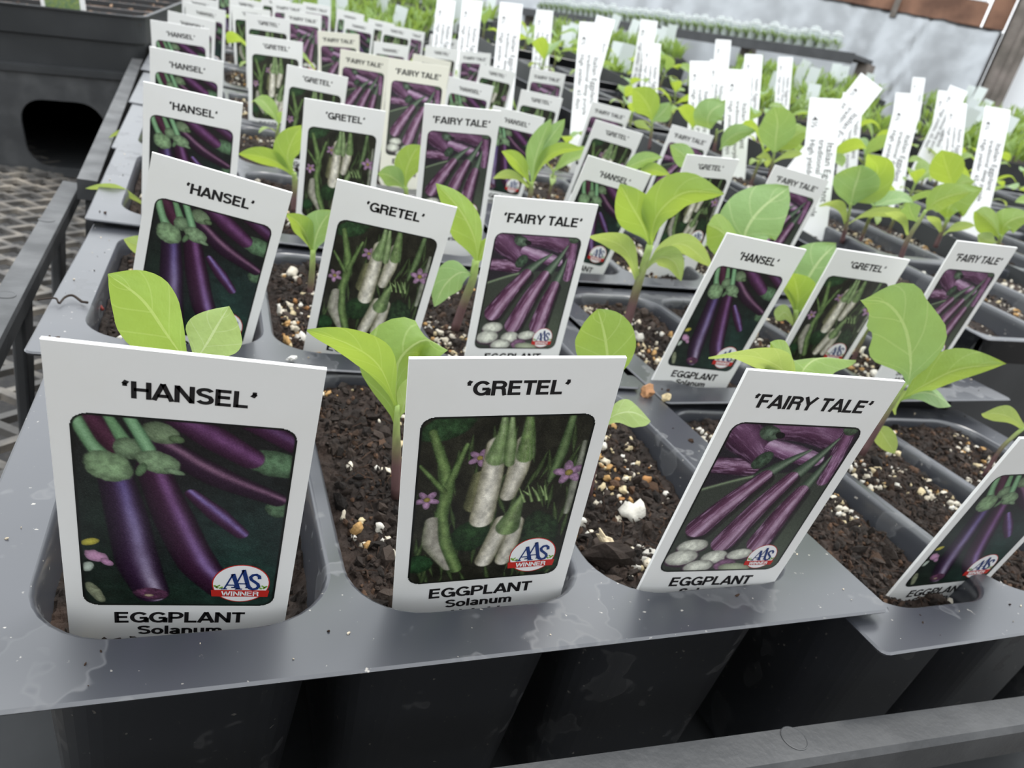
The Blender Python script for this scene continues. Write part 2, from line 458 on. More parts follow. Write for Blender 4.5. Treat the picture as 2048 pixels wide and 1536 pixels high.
for k in range(8):
    c = along(f0, f1, .06 + k * .125) + nrm * 2.6
    mb = MB(); r1 = rrect(c[0] - 5, c[0] + 5, c[1] - 1, c[1] + 1.5, .6, 2, zf - 5); r2 = rrect(c[0] - 2.5, c[0] + 2.5, c[1] - 1, c[1] + 1.5, .6, 2, BENCH + 6); r3 = rrect(c[0] - 9, c[0] + 9, c[1] - 1, c[1] + 1.5, .6, 2, BENCH + 1)
    mb.loft([r1 - off, r2 - off, r3 - off], cap0=True, cap1=True)
    obj('upright', mb.mesh('upright', M_TRAY), ct)
mb = MB(); mb.box(-34, 250, 44, 318, .3, 2.4)  # solid dark plate added to blacken the shaded gap under the front packs
obj('base_panel', mb.mesh('base_panel', M_CRATE), ct)

ct2 = thing('carrier_tray', 'black plastic carrier tray under the rear seedling packs', 'tray', W((0, 0, BENCH)))
p0, p1 = atz(176, 375, -3), atz(262, 175, 12)
mb = MB()
hw = 3.0
x0 = p0[0]; x1 = -46.0; ya, yb = 283.0, 805.0
za, zb = 0.0 - BENCH, 30.0 - BENCH
lv = lambda x, y, z: [x, y, z]
R0 = np.array([lv(x0 - hw, ya, za - 7), lv(x0 + hw, ya, za - 7), lv(x0 + hw, ya, za), lv(x0 - hw, ya, za)])
R1 = np.array([lv(x1 - hw, yb, zb - 7), lv(x1 + hw, yb, zb - 7), lv(x1 + hw, yb, zb), lv(x1 - hw, yb, zb)])
mb.loft([R0, R1], cap0=True, cap1=True)
obj('rim_bar', mb.mesh('rim_bar', M_TRAY), ct2)
mb = MB()
R0 = np.array([lv(x0 - 1, ya + 3, .5), lv(x0 + 1.5, ya + 3, .5), lv(x0 + 1.5, ya + 3, za - 6), lv(x0 - 1, ya + 3, za - 6)])
R1 = np.array([lv(x1 - 1, yb - 3, .5), lv(x1 + 1.5, yb - 3, .5), lv(x1 + 1.5, yb - 3, zb - 6), lv(x1 - 1, yb - 3, zb - 6)])
mb.loft([R0, R1], cap0=True, cap1=True)
obj('side_wall', mb.mesh('side_wall', M_TRAY), ct2)
mb = MB()
mb.add([lv(-30, 322, .5), lv(244, 322, .5), lv(244, 800, .5), lv(-40, 800, .5), lv(-30, 322, 2), lv(244, 322, 2), lv(244, 800, 30), lv(-40, 800, 30)],
       [[0, 3, 2, 1], [4, 5, 6, 7], [0, 1, 5, 4], [1, 2, 6, 5], [2, 3, 7, 6], [3, 0, 4, 7]])
obj('base_panel', mb.mesh('base_panel', M_TRAY), ct2)

# ------------------------------------------------------------------ seedling packs (three cells each)
PW, PD, CD = 131.0, 88.0, 56.0
HOLES = [(7.1, 41.7), (43.3, 79.2), (80.9, 120.5)]
HY0, HY1, HR = 8.0, 81.0, 10.0
HOLES_THIN, TY0, TY1, TR = [(2.2, 43.0), (44.8, 86.2), (88.0, 128.8)], 2.2, 85.8, 6.0
def pack_mesh(HOLES, HY0, HY1, HR):
    bm = bmesh.new()
    def loop(P): return [bm.verts.new(Vector(p) / 1000) for p in P]
    def ring(vs): return [bm.edges.new((vs[i], vs[(i + 1) % len(vs)])) for i in range(len(vs))]
    def bridge(a, b):
        for i in range(len(a)):
            j = (i + 1) % len(a)
            f = bm.faces.new((a[i], a[j], b[j], b[i])); f.smooth = True
    outer = rrect(0, PW, 0, PD, 1.2, 3)
    # sprinkle extra points along the long edges so that the fill stays even
    o = loop(outer); es = ring(o)
    ed = loop(rrect(-.35, PW + .35, -.35, PD + .35, 1.5, 3, -.3))
    holes = []
    for x0, x1 in HOLES:
        h = loop(rrect(x0, x1, HY0, HY1, HR, 8)); holes.append((h, x0, x1)); es += ring(h)
    bmesh.ops.triangle_fill(bm, edges=es, use_beauty=True, use_dissolve=False)
    for f in bm.faces:
        f.smooth = False
        if f.normal.z < 0: f.normal_flip()
    u = loop(outer - np.array([0, 0, .8])); bridge(ed, o); bridge(u, ed)
    for f in list(bm.faces)[-2 * len(u):]: f.smooth = False
    es = ring_safe = []
    eu = [bm.edges.get((u[i], u[(i + 1) % len(u)])) for i in range(len(u))]
    hb = []
    for h, x0, x1 in holes:
        prev = h
        for ins, z in ((.45, -.35), (.75, -1.2), (.9, -3)):
            c = rrect(x0 + ins, x1 - ins, HY0 + ins, HY1 - ins, HR - ins * .4, 8, z); nxt = loop(c); bridge(prev, nxt); prev = nxt
        c = rrect(x0 + 5, x1 - 5, HY0 + 7, HY1 - 7, 5, 8, -CD); nxt = loop(c); bridge(prev, nxt); bm.faces.new(nxt[::-1])
        # outer skin of the cell just outside the inner wall
        o1 = loop(rrect(x0 + .1, x1 - .1, HY0 + .1, HY1 - .1, HR, 8, -.8)); hb.append(o1)
        o2 = loop(rrect(x0 + 4.4, x1 - 4.4, HY0 + 6.4, HY1 - 6.4, 5.4, 8, -CD - .6))
        bridge(o2, o1); bm.faces.new(o2)
    es = eu + [bm.edges.get((o1[i], o1[(i + 1) % len(o1)])) for o1 in hb for i in range(len(o1))]
    bmesh.ops.triangle_fill(bm, edges=es, use_beauty=True, use_dissolve=False)
    bmesh.ops.recalc_face_normals(bm, faces=bm.faces)
    me = bpy.data.meshes.new('pack_body'); bm.to_mesh(me); bm.free(); me.materials.append(M_PACK)
    return me
ME_PACK, ME_PACK_THIN = pack_mesh(HOLES, HY0, HY1, HR), pack_mesh(HOLES_THIN, TY0, TY1, TR)

SW, SD = 36.0, 73.0
PCOL = [srgb(214, 206, 190), srgb(226, 222, 212), srgb(204, 188, 152), srgb(186, 148, 96), srgb(216, 206, 186), srgb(168, 122, 76)]
def soil_variant(seed, fine):
    global rng
    rng = np.random.default_rng(seed)
    nx, ny = (72, 140) if fine else (36, 70)
    s, t = np.meshgrid(np.linspace(-1, 1, nx), np.linspace(-1, 1, ny), indexing='ij')
    a, b, r = SW / 2, SD / 2, 8.0
    x, y = s * a, t * b
    dx = np.abs(x) - (a - r); dy = np.abs(y) - (b - r)
    inn = (dx > 0) & (dy > 0)
    mxx = np.maximum(dx, dy); l = np.hypot(dx, dy) + 1e-9
    k = np.where(inn, mxx / l, 1)
    x = np.where(inn, np.sign(x) * (a - r + dx * k), x); y = np.where(inn, np.sign(y) * (b - r + dy * k), y)
    def hgt(x, y):
        h = 3.2 * (fbm(x / 13 + 5, y / 13 + 9, seed, 3) - .5) + 2.6 * (fbm(x / 3.4 + 3, y / 3.4, seed + 9, 4) - .5) + 1.5 * (fbm(x / 1.1, y / 1.1, seed + 19, 2) - .5)
        return h - 1.0 * np.clip((np.abs(x) / (SW / 2)) ** 6, 0, 1) - 1.2 * np.clip((np.abs(y) / (SD / 2)) ** 8, 0, 1)
    z = hgt(x, y)
    V = np.stack([x, y, z], -1).reshape(-1, 3)
    idx = np.arange(nx * ny).reshape(nx, ny)
    Q = np.stack([idx[:-1, :-1], idx[1:, :-1], idx[1:, 1:], idx[:-1, 1:]], -1).reshape(-1, 4)
    g = fbm(x / 1.7, y / 1.7, seed + 40, 3).reshape(-1, 1)
    C = np.array([.015, .0102, .008]) * (.5 + 1.4 * g) + np.array([.02, .010, .006]) * np.clip(fbm(x / 6, y / 6, seed + 50, 2).reshape(-1, 1) - .45, 0, 1) * 2
    # crumbs of peat and bark
    nc = 1500 if fine else 260
    cp = rng.uniform([-a + 2.4, -b + 2.4], [a - 2.4, b - 2.4], (nc, 2)); sz = rng.gamma(2.0, .2, nc) + .18
    pos = np.stack([cp[:, 0], cp[:, 1], hgt(cp[:, 0], cp[:, 1]) + sz * .25], 1)
    base = np.array([.016, .011, .0085]) * rng.uniform(.4, 2.4, (nc, 1)); br = rng.random(nc) < .12; base[br] = np.array([.06, .032, .018]) * rng.uniform(.5, 1.3, (br.sum(), 1))
    v2, f2, c2 = chunks(pos, sz, base, .4, 1, (1.3, .8, .7))
    # short fibres
    nf = 220 if fine else 50
    fv, ff, fc = [], [], []
    for i in range(nf):
        p = rng.uniform([-a + 3, -b + 3], [a - 3, b - 3]); ang = rng.uniform(0, 6.28); L = rng.uniform(1.2, 4.5); w = rng.uniform(.06, .16)
        q = np.linspace(0, 1, 4); bx = p[0] + np.cos(ang) * L * q + rng.normal(0, .25, 4); by = p[1] + np.sin(ang) * L * q + rng.normal(0, .25, 4)
        bx = np.clip(bx, -a + 1.5, a - 1.5); by = np.clip(by, -b + 1.5, b - 1.5)
        bz = hgt(bx, by) + .3 + rng.uniform(0, .8) * np.sin(q * 3.1)
        nxv = np.array([-np.sin(ang), np.cos(ang), 0]) * w
        P = np.stack([bx, by, bz], 1)
        o = len(fv) * 12
        fv.append(np.concatenate([P + nxv, P - nxv, P + [0, 0, w * 1.5]]))
        for e in range(3):
            ff += [[o + e, o + e + 1, o + 8 + e + 1, o + 8 + e], [o + 4 + e + 1, o + 4 + e, o + 8 + e, o + 8 + e + 1]]
        fc.append(np.tile(np.array([.035, .02, .013]) * rng.uniform(.4, 1.8), (12, 1)))
    n1, n2 = len(V), len(v2)
    me = mesh_np('soil', np.concatenate([V, v2] + fv), [np.concatenate([Q, np.array(ff) + n1 + n2]), f2 + n1], M_SOIL, cols=np.concatenate([C, c2] + fc), smooth=False)
    # perlite and vermiculite
    npz = 260 if fine else 120
    den = rng.uniform([-a + 2.6, -b + 2.6], [a - 2.6, b - 2.6], (npz * 4, 2))
    keep = fbm(den[:, 0] / 12 + 2, den[:, 1] / 12, seed + 70, 2) + rng.uniform(-.2, .2, len(den))
    den = den[np.argsort(-keep)[:npz]]
    sz = np.clip(rng.gamma(1.7, .21, npz) + .2, .2, 1.7)
    pos = np.stack([den[:, 0], den[:, 1], hgt(den[:, 0], den[:, 1]) + sz * .35], 1)
    ci = rng.choice(len(PCOL), npz, p=[.24, .22, .18, .12, .16, .08])
    pc = np.array(PCOL)[ci] * rng.uniform(.8, 1.0, (npz, 1))
    v3, f3, c3 = chunks(pos, sz, pc, .4, 2 if fine else 1, (1.1, .95, .85))
    c3 = c3 * rng.uniform(.82, 1.0, (len(c3), 1))
    mp = mesh_np('perlite', v3, f3, M_PERL, cols=np.clip(c3, 0, 1), smooth=fine)
    return me, mp
SOIL_F = [soil_variant(100 + 37 * i, True) for i in range(4)]
SOIL_C = [soil_variant(300 + 37 * i, False) for i in range(4)]

def debris(seed):
    r = np.random.default_rng(seed); P = []
    while len(P) < 34:
        x, y = r.uniform(1.5, PW - 1.5), r.uniform(1.5, PD - 1.5)
        if any(a - 1 < x < b + 1 for a, b in HOLES) and HY0 - 1 < y < HY1 + 1: continue
        P.append((x, y, .12))
    n = len(P); sz = np.clip(r.gamma(1.6, .16, n), .1, .7)
    col = np.where(r.random((n, 1)) < .6, np.array([[.04, .022, .014]]), np.array([[.6, .52, .4]])) * r.uniform(.6, 1.2, (n, 1))
    V, F, C = chunks(P, sz, col, .35, 1, (1.3, .9, .5))
    return mesh_np('rim_debris', V, F, M_BARK, cols=C)
DEBRIS = [debris(q) for q in (1, 2, 3)]
ORD = ['front', 'second', 'third', 'fourth', 'fifth', 'sixth', 'seventh', 'eighth', 'ninth', 'tenth']
PACKS = {}
def rot_mat(rx, ry, rz):
    return Matrix.Rotation(rz, 3, 'Z') @ Matrix.Rotation(ry, 3, 'Y') @ Matrix.Rotation(rx, 3, 'X')
def add_pack(key, label, x, y, z, rx=0, ry=0, rz=0, fine=False, depth=6.5, group=None, slope=.05, thin=False):
    hs, y0_, y1_ = (HOLES_THIN, TY0, TY1) if thin else (HOLES, HY0, HY1)
    t = thing('seedling_pack', label, 'seedling pack', W((x, y, z)), group)
    t.rotation_euler = rot_mat(rx, ry, rz).to_euler()
    obj('tray_body', ME_PACK_THIN if thin else ME_PACK, t)
    if fine: obj('rim_debris', random.choice(DEBRIS), t, kind='stuff')
    for i, (h0, h1) in enumerate(hs):
        sm, sp = random.choice(SOIL_F if fine else SOIL_C)
        s = obj('soil', sm, t, kind='stuff')
        fl = random.choice((0, 1))
        s.location = Vector(((h0 + h1) / 2, (y0_ + y1_) / 2, -depth + random.uniform(-.5, .5))) / 1000
        s.scale = ((h1 - h0 - 2.6) / SW, (y1_ - y0_ - 2.6) / SD, 1)
        s.rotation_euler = (Matrix.Rotation(slope, 3, 'X') @ Matrix.Rotation(math.pi * fl, 3, 'Z')).to_euler()
        obj('perlite', sp, s, kind='stuff')
    Rm = np.array(rot_mat(rx, ry, rz))
    PACKS[key] = (np.array([x, y, z]), Rm, depth, hs, y0_, y1_)
    return t
def cell_point(key, i, u=.5, v=.5, dz=0):
    """world point (mm) on the soil of cell i, u across, v from front to back"""
    o, Rm, dep, hs, a, b = PACKS[key]
    h0, h1 = hs[i]
    return o + Rm @ np.array([h0 + (h1 - h0) * u, a + (b - a) * v, -dep + dz])

FRONTY = [60.6, 140.3, 224, 306, 391, 484, 572, 663, 752]
def zrise(Y): return max(0.0, (Y - 205) * .062)
COLN = ['left', 'middle']
for r, fy in enumerate(FRONTY):
    zl_ = [0, 1.3, 3.4][r] if r < 3 else zrise(fy) + 1.5
    rx = 0 if r < 2 else .055
    xl = [-23.1, -27.4, -28.2][r] if r < 3 else -28.5 - (fy - 229) * .018
    add_pack((0, r), f'black three cell seedling pack in the {ORD[r]} row of the left pack column', xl, fy, zl_, rx, 0, [0, -.012, 0][r] if r < 3 else 0, fine=r < 3, depth=5.8 if r == 0 else 4.2, slope=.13 if r == 0 else .05, group='packs in the left column')
    if r == 0:
        add_pack((1, 0), 'black three cell seedling pack at the right front corner, tucked under its neighbour', 101.0, 54.2, -2.4, 0, 0, 0, fine=True, depth=3.6, slope=.06, group='packs in the middle column')
    else:
        add_pack((1, r), f'black three cell seedling pack in the {ORD[r]} row of the middle pack column', 109.0, {1: 133.5, 2: 222}.get(r, fy + 1), zl_ - 1.2, rx, -.05, 0, fine=r < 3, depth=5, group='packs in the middle column')

# ------------------------------------------------------------------ printed plant tags
FW, FH = 21.4, 29.84                     # printed photo, mm
FX, FY_ = 1.8, 8.09                      # its place on the 25 mm wide tag
GX, GY = 215, 299
PX_, PY_ = np.meshgrid(np.linspace(0, FW, GX), np.linspace(0, FH, GY), indexing='ij')
def spline(P, n=40):
    P = np.asarray(P, float)
    if len(P) == 2: t = np.linspace(0, 1, n)[:, None]; return P[0] * (1 - t) + P[1] * t
    t = np.linspace(0, len(P) - 1, n); out = []
    Q_ = np.concatenate([[2 * P[0] - P[1]], P, [2 * P[-1] - P[-2]]])
    for v in t:
        i = min(int(v), len(P) - 2); f = v - i
        a, b, c, d = Q_[i:i + 4]
        out.append(.5 * ((2 * b) + (-a + c) * f + (2 * a - 5 * b + 4 * c - d) * f * f + (-a + 3 * b - 3 * c + d) * f ** 3))
    return np.array(out)
class Canvas:
    def __init__(s, c): s.I = np.tile(np.array(c, float), (GX, GY, 1))
    def mix(s, a, c): s.I = s.I * (1 - a[..., None]) + np.asarray(c, float) * a[..., None]
    def wash(s, cx, cy, rx, ry, c, a=1.0):
        s.mix(a * np.exp(-(((PX_ - cx) / rx) ** 2 + ((PY_ - cy) / ry) ** 2)), c)
    def blob(s, cx, cy, rx, ry, c, ang=0, soft=.12, wob=.12, seed=0, tex=0):
        ca, sa = math.cos(ang), math.sin(ang)
        x = ((PX_ - cx) * ca + (PY_ - cy) * sa) / rx; y = (-(PX_ - cx) * sa + (PY_ - cy) * ca) / ry
        d = np.hypot(x, y) + wob * (fbm(PX_ * .9, PY_ * .9, seed + 3, 3) - .5) * 2
        a = np.clip((1 - d) / soft + .5, 0, 1)
        c = np.asarray(c, float) * (1 + tex * (fbm(PX_ * 1.7, PY_ * 1.7, seed + 8, 3) - .5)[..., None] * 2)
        sh = 1 - .35 * np.clip(d, 0, 1)[..., None] ** 2
        s.mix(a, c * sh)
    def tube(s, P, R, base, hi, dark, off=-.25, hw=.35, streak=0, seed=0, hi2=None):
        C = spline(P); n = len(C)
        R = np.interp(np.linspace(0, 1, n), np.linspace(0, 1, len(R)), R)
        T = np.gradient(C, axis=0); T /= np.linalg.norm(T, axis=1)[:, None]
        dx = PX_[..., None] - C[:, 0]; dy = PY_[..., None] - C[:, 1]
        D = np.hypot(dx, dy) / R; k = D.argmin(-1); d = D.min(-1)
        dxk = PX_ - C[k, 0]; dyk = PY_ - C[k, 1]
        side = (T[k, 0] * dyk - T[k, 1] * dxk) / R[k]
        al = k / (n - 1)
        a = np.clip((1 - d) * R[k] * 4 + .3, 0, 1)
        e = np.clip(np.abs(side), 0, 1)
        col = np.asarray(base, float) * (1 - e[..., None] ** 2) + np.asarray(dark, float) * e[..., None] ** 2
        h = np.exp(-((side - off) / hw) ** 2) * (.55 + .45 * fbm(al * 9, side * 1.5, seed + 1, 3)) * np.clip(1.15 - (d > .95) * 1, 0, 1)
        hc = np.asarray(hi, float)
        if hi2 is not None: hc = hc * (1 - al[..., None]) + np.asarray(hi2, float) * al[..., None]
        col = col * (1 - h[..., None]) + hc * h[..., None]
        if streak:
            st = vnoise(side * 9 + 20, al * 5, seed + 5) * .6 + vnoise(side * 22 + 9, al * 11, seed + 6) * .4
            q = np.clip((st - .52) * 4, 0, 1) * streak
            col = col * (1 - q[..., None]) + np.array([205, 170, 205]) * q[..., None]
        s.mix(a, col)
    def done(s, name):
        lum = (s.I @ np.array([.3, .59, .11]))[..., None]
        I = (s.I * .86 + lum * .14) * .98 + rng.normal(0, 6, (GX, GY, 1))
        # dark keyline, rounded corners cut back to the card colour
        r = 1.7
        qx = np.abs(PX_ - FW / 2) - (FW / 2 - r); qy = np.abs(PY_ - FH / 2) - (FH / 2 - r)
        sd = np.hypot(np.maximum(qx, 0), np.maximum(qy, 0)) + np.minimum(np.maximum(qx, qy), 0) - r
        k = np.clip((sd + .33) * 8, 0, 1)[..., None]
        I = I * (1 - k) + np.array([20, 22, 20]) * k
        I = np.clip(I, 0, 255) / 255
        lin = np.where(I <= .04045, I / 12.92, ((I + .055) / 1.055) ** 2.4)
        idx = np.arange(GX * GY).reshape(GX, GY)
        Q = np.stack([idx[:-1, :-1], idx[:-1, 1:], idx[1:, 1:], idx[1:, :-1]], -1).reshape(-1, 4)
        out = (sd > .02).reshape(-1)
        Q = Q[~out[Q].any(1)]
        V = np.stack([PX_ + FX, np.full_like(PX_, -.03), -(PY_ + FY_)], -1).reshape(-1, 3)
        used = np.zeros(len(V), bool); used[Q.ravel()] = True
        mp = np.cumsum(used) - 1
        return mesh_np(name, V[used], mp[Q], M_PRINT, cols=lin.reshape(-1, 3)[used])

def paint_purple():
    c = Canvas((26, 24, 26))
    c.wash(17, 20, 8, 11, (30, 56, 50), .95); c.wash(2, 17, 4, 12, (26, 40, 32), .9); c.wash(9, 28, 12, 4, (26, 44, 34), .9); c.wash(18, 27, 6, 5, (36, 70, 60), .7)
    g = fbm(PX_ * .8, PY_ * .8, 77, 4)[..., None]; c.I = c.I * (.65 + .7 * g)
    D, B = (38, 14, 34), (66, 28, 62)
    c.blob(19.6, 5.2, 3.4, 1.9, (92, 128, 92), .2, tex=.3, seed=3); c.blob(20.6, 12, 1.6, 1.5, (84, 116, 84), .5, tex=.3, seed=4)
    c.tube([(16.4, -.6), (21.2, 2.2)], [1.2, 1.2], B, (108, 72, 120), D, -.3, .4, seed=4)
    c.tube([(9.4, -.4), (13.3, 2.2), (16.9, 4.6)], [1.3, 1.7, 1.5], B, (128, 76, 132), D, -.2, .45, seed=6)
    c.tube([(.9, -.6), (3.9, 4.2)], [1.6, 1.6], (58, 22, 40), (90, 44, 70), D, -.2, .4, seed=7)
    c.tube([(7.6, 3.0), (13.5, 7.4), (20.2, 10.6)], [1.3, 1.6, 1.1], (46, 22, 46), (150, 108, 138), (26, 12, 26), -.35, .3, seed=8)
    c.tube([(11.3, 10.4), (14, 13.4), (16.7, 16.4)], [.8, 1.2, .9], B, (140, 120, 190), D, -.25, .4, seed=9)
    c.tube([(7.4, 7.0), (9.6, 14.5), (12.2, 21.8), (14.9, 26.2)], [1.7, 2.2, 2.3, 1.9], (58, 24, 52), (142, 88, 150), (28, 12, 26), -.3, .32, seed=10, hi2=(158, 136, 206))
    c.tube([(3.9, 8.6), (4.9, 14.8), (5.9, 22.0), (7.3, 27.2)], [1.8, 2.2, 2.4, 2.0], (50, 26, 56), (104, 88, 156), (24, 12, 26), -.22, .36, seed=11, hi2=(206, 194, 222))
    c.blob(7.2, 27.6, 1.9, 1.0, (112, 62, 96), .1, wob=.2, seed=12, tex=.5); c.blob(7.0, 27.9, .5, .25, (190, 170, 140), 0)
    gs = (112, 160, 108)
    c.blob(8.1, 1.9, 1.9, 1.4, (122, 146, 108), .5, tex=.22, seed=14); c.blob(9.6, 2.6, .8, .5, (98, 124, 84), .2, seed=15)
    c.tube([(3.2, -.2), (4.7, 3.2)], [.5, .75], (104, 150, 104), gs, (60, 92, 60), 0, .5)
    c.blob(5.2, 4.3, 1.5, 1.5, (116, 144, 106), .6, tex=.22, seed=16)
    c.tube([(5.1, -.2), (7.0, 4.2)], [.65, .75], (108, 156, 112), (140, 190, 140), (62, 100, 66), 0, .5)
    c.blob(7.9, 6.0, 2.2, 1.5, (132, 164, 120), .45, tex=.22, seed=17); c.blob(9.5, 7.2, 1.1, .4, (130, 160, 120), .3, seed=18); c.blob(6.3, 7.2, .5, 1.0, (96, 130, 88), .3, seed=19)
    c.tube([(.3, .2), (1.6, 3.6), (2.6, 5.4)], [.75, .75, .9], (104, 150, 104), (140, 186, 140), (60, 92, 60), 0, .5)
    c.blob(3.3, 7.0, 2.5, 2.0, (134, 168, 120), .55, tex=.25, seed=20, wob=.12)
    c.blob(1.7, 21.0, 1.4, .8, (205, 150, 190), .55, wob=.35, seed=22); c.blob(2.6, 21.9, .8, .5, (196, 140, 182), .9, wob=.3, seed=23)
    c.blob(1.1, 18.6, .95, .55, (196, 186, 62), -.4, seed=24); c.blob(.7, 22.9, .55, .8, (190, 205, 190), .3, wob=.3, seed=25)
    c.blob(1.3, 27.4, .7, 2.0, (142, 150, 118), -.4, seed=26, tex=.3)
    return c.done('purple_eggplant_photo')

def paint_white():
    c = Canvas((34, 34, 26))
    g = fbm(PX_ * .55, PY_ * .4, 31, 5); c.I = c.I * (.6 + .9 * g[..., None])
    for i in range(80):
        x, y = rng.uniform(0, FW), rng.uniform(0, FH); a = rng.uniform(-.5, .5)
        c.tube([(x, y), (x + math.sin(a) * 4, y + 4.5)], [.15, .45, .1], (46, 62, 34), (74, 92, 52), (30, 40, 24), 0, .5, seed=i)
    lf = (44, 74, 42)
    c.blob(3.2, 1.6, 3.6, 1.8, lf, -.4, tex=.4, seed=2); c.blob(7.8, 20.6, 2.6, 3.2, (38, 66, 34), .4, tex=.3, seed=3); c.blob(1.2, 25.6, 2.0, 1.8, (40, 76, 42), .2, tex=.3, seed=4)
    c.blob(17.5, 20.5, 2.6, 4.0, (40, 62, 36), -.3, tex=.5, seed=5); c.blob(19, 27, 2.5, 2, (40, 72, 42), .3, tex=.4, seed=6)
    c.tube([(18.4, -.3), (18.0, 6), (17.2, 11)], [.5, .8, .4], (74, 100, 56), (104, 126, 80), (44, 60, 36), 0, .5, seed=3)
    c.tube([(20.7, 4.6), (20.8, 12), (20.6, 17)], [.4, .8, .5], (118, 122, 104), (150, 152, 138), (60, 72, 50), 0, .5, seed=4)
    c.tube([(1.6, 2.4), (3.9, 10.5), (3.8, 18.4), (6.4, 27)], [.6, .9, 1.0, 1.0], (84, 112, 58), (116, 142, 80), (50, 70, 36), .1, .5, seed=5)
    c.tube([(5.8, 4.4), (4.2, 10.8)], [.35, .6], (84, 112, 58), (112, 138, 78), (50, 70, 36), 0, .5); c.tube([(.4, 7.6), (3.6, 12)], [.3, .5], (78, 104, 54), (104, 130, 70), (50, 70, 36), 0, .5)
    c.tube([(2.6, 17.6), (3.4, 21.6), (5.4, 26.4)], [1.1, 2.0, 1.0], (142, 138, 124), (176, 172, 158), (84, 92, 66), .2, .5, seed=6)
    c.tube([(3.9, 17), (4.6, 21.5), (6.4, 27)], [.7, .9, .8], (88, 116, 60), (120, 146, 84), (54, 74, 40), 0, .5, seed=7)
    pk = (168, 128, 164)
    for cx, cy, s in ((7.6, 6.6, 1.5), (19.6, 9.7, 2.1), (1.6, 13.4, 1.6)):
        for k in range(5):
            a = k * 1.257 + cx; c.blob(cx + math.cos(a) * s * .5, cy + math.sin(a) * s * .5, s * .55, s * .3, pk, a, seed=k, tex=.3)
        c.blob(cx, cy, s * .25, s * .25, (170, 150, 70), 0)
    W1, W2, WD = (190, 184, 166), (232, 228, 214), (108, 106, 80)
    c.tube([(8.0, 10), (7.6, 14.8)], [1.2, 1.3], (96, 98, 66), (120, 120, 84), (60, 62, 40), 0, .5, seed=8)
    c.tube([(13.0, 4.4), (12.7, 8.8), (12.0, 13.2)], [1.3, 1.45, 1.15], W1, (214, 210, 196), WD, -.1, .5, seed=9)
    c.tube([(9.4, 4.6), (9.4, 10.0), (9.0, 17.4)], [1.3, 1.55, 1.7], W1, W2, WD, -.1, .55, seed=10)
    gr = (98, 128, 70)
    c.tube([(9.9, -.2), (10.0, 3.0), (9.7, 6.6)], [.4, .85, 1.45], gr, (140, 164, 110), (62, 84, 44), .1, .5, seed=11, streak=.15)
    c.tube([(10.8, .2), (11.2, 4.6), (11.4, 7.6)], [.35, .8, .7], (110, 136, 82), (150, 170, 120), (64, 86, 46), 0, .5, seed=12)
    c.tube([(12.9, -.2), (13.2, 3.2), (13.3, 6.4)], [.5, .95, 1.3], (88, 118, 60), (128, 154, 92), (56, 78, 40), .1, .5, seed=13, streak=.15)
    c.tube([(13.9, 18.4), (13.6, 22), (13.0, 25.9)], [1.1, 1.3, 1.2], W1, (210, 206, 192), WD, -.1, .5, seed=14)
    c.tube([(11.9, 18.2), (11.3, 21.6), (10.3, 25.8)], [1.2, 1.4, 1.35], W1, (222, 218, 204), WD, -.15, .5, seed=15)
    c.tube([(13.9, 13.6), (13.3, 16.5), (12.8, 19.2)], [.4, 1.1, 1.7], (92, 120, 66), (132, 156, 98), (58, 80, 42), .1, .5, seed=16, streak=.12)
    for k in range(7):
        c.tube([(13.4 + k * .55, 12.2 + .5 * math.sin(k * 2)), (14.4 + k * .5, 14.0 + .6 * math.cos(k * 3))], [.12, .28], (120, 150, 88), (150, 174, 112), (70, 96, 50), 0, .5)
    c.I = c.I * (.72 + .56 * fbm(PX_ * 1.3, PY_ * .9, 131, 4)[..., None])
    return c.done('white_eggplant_photo')

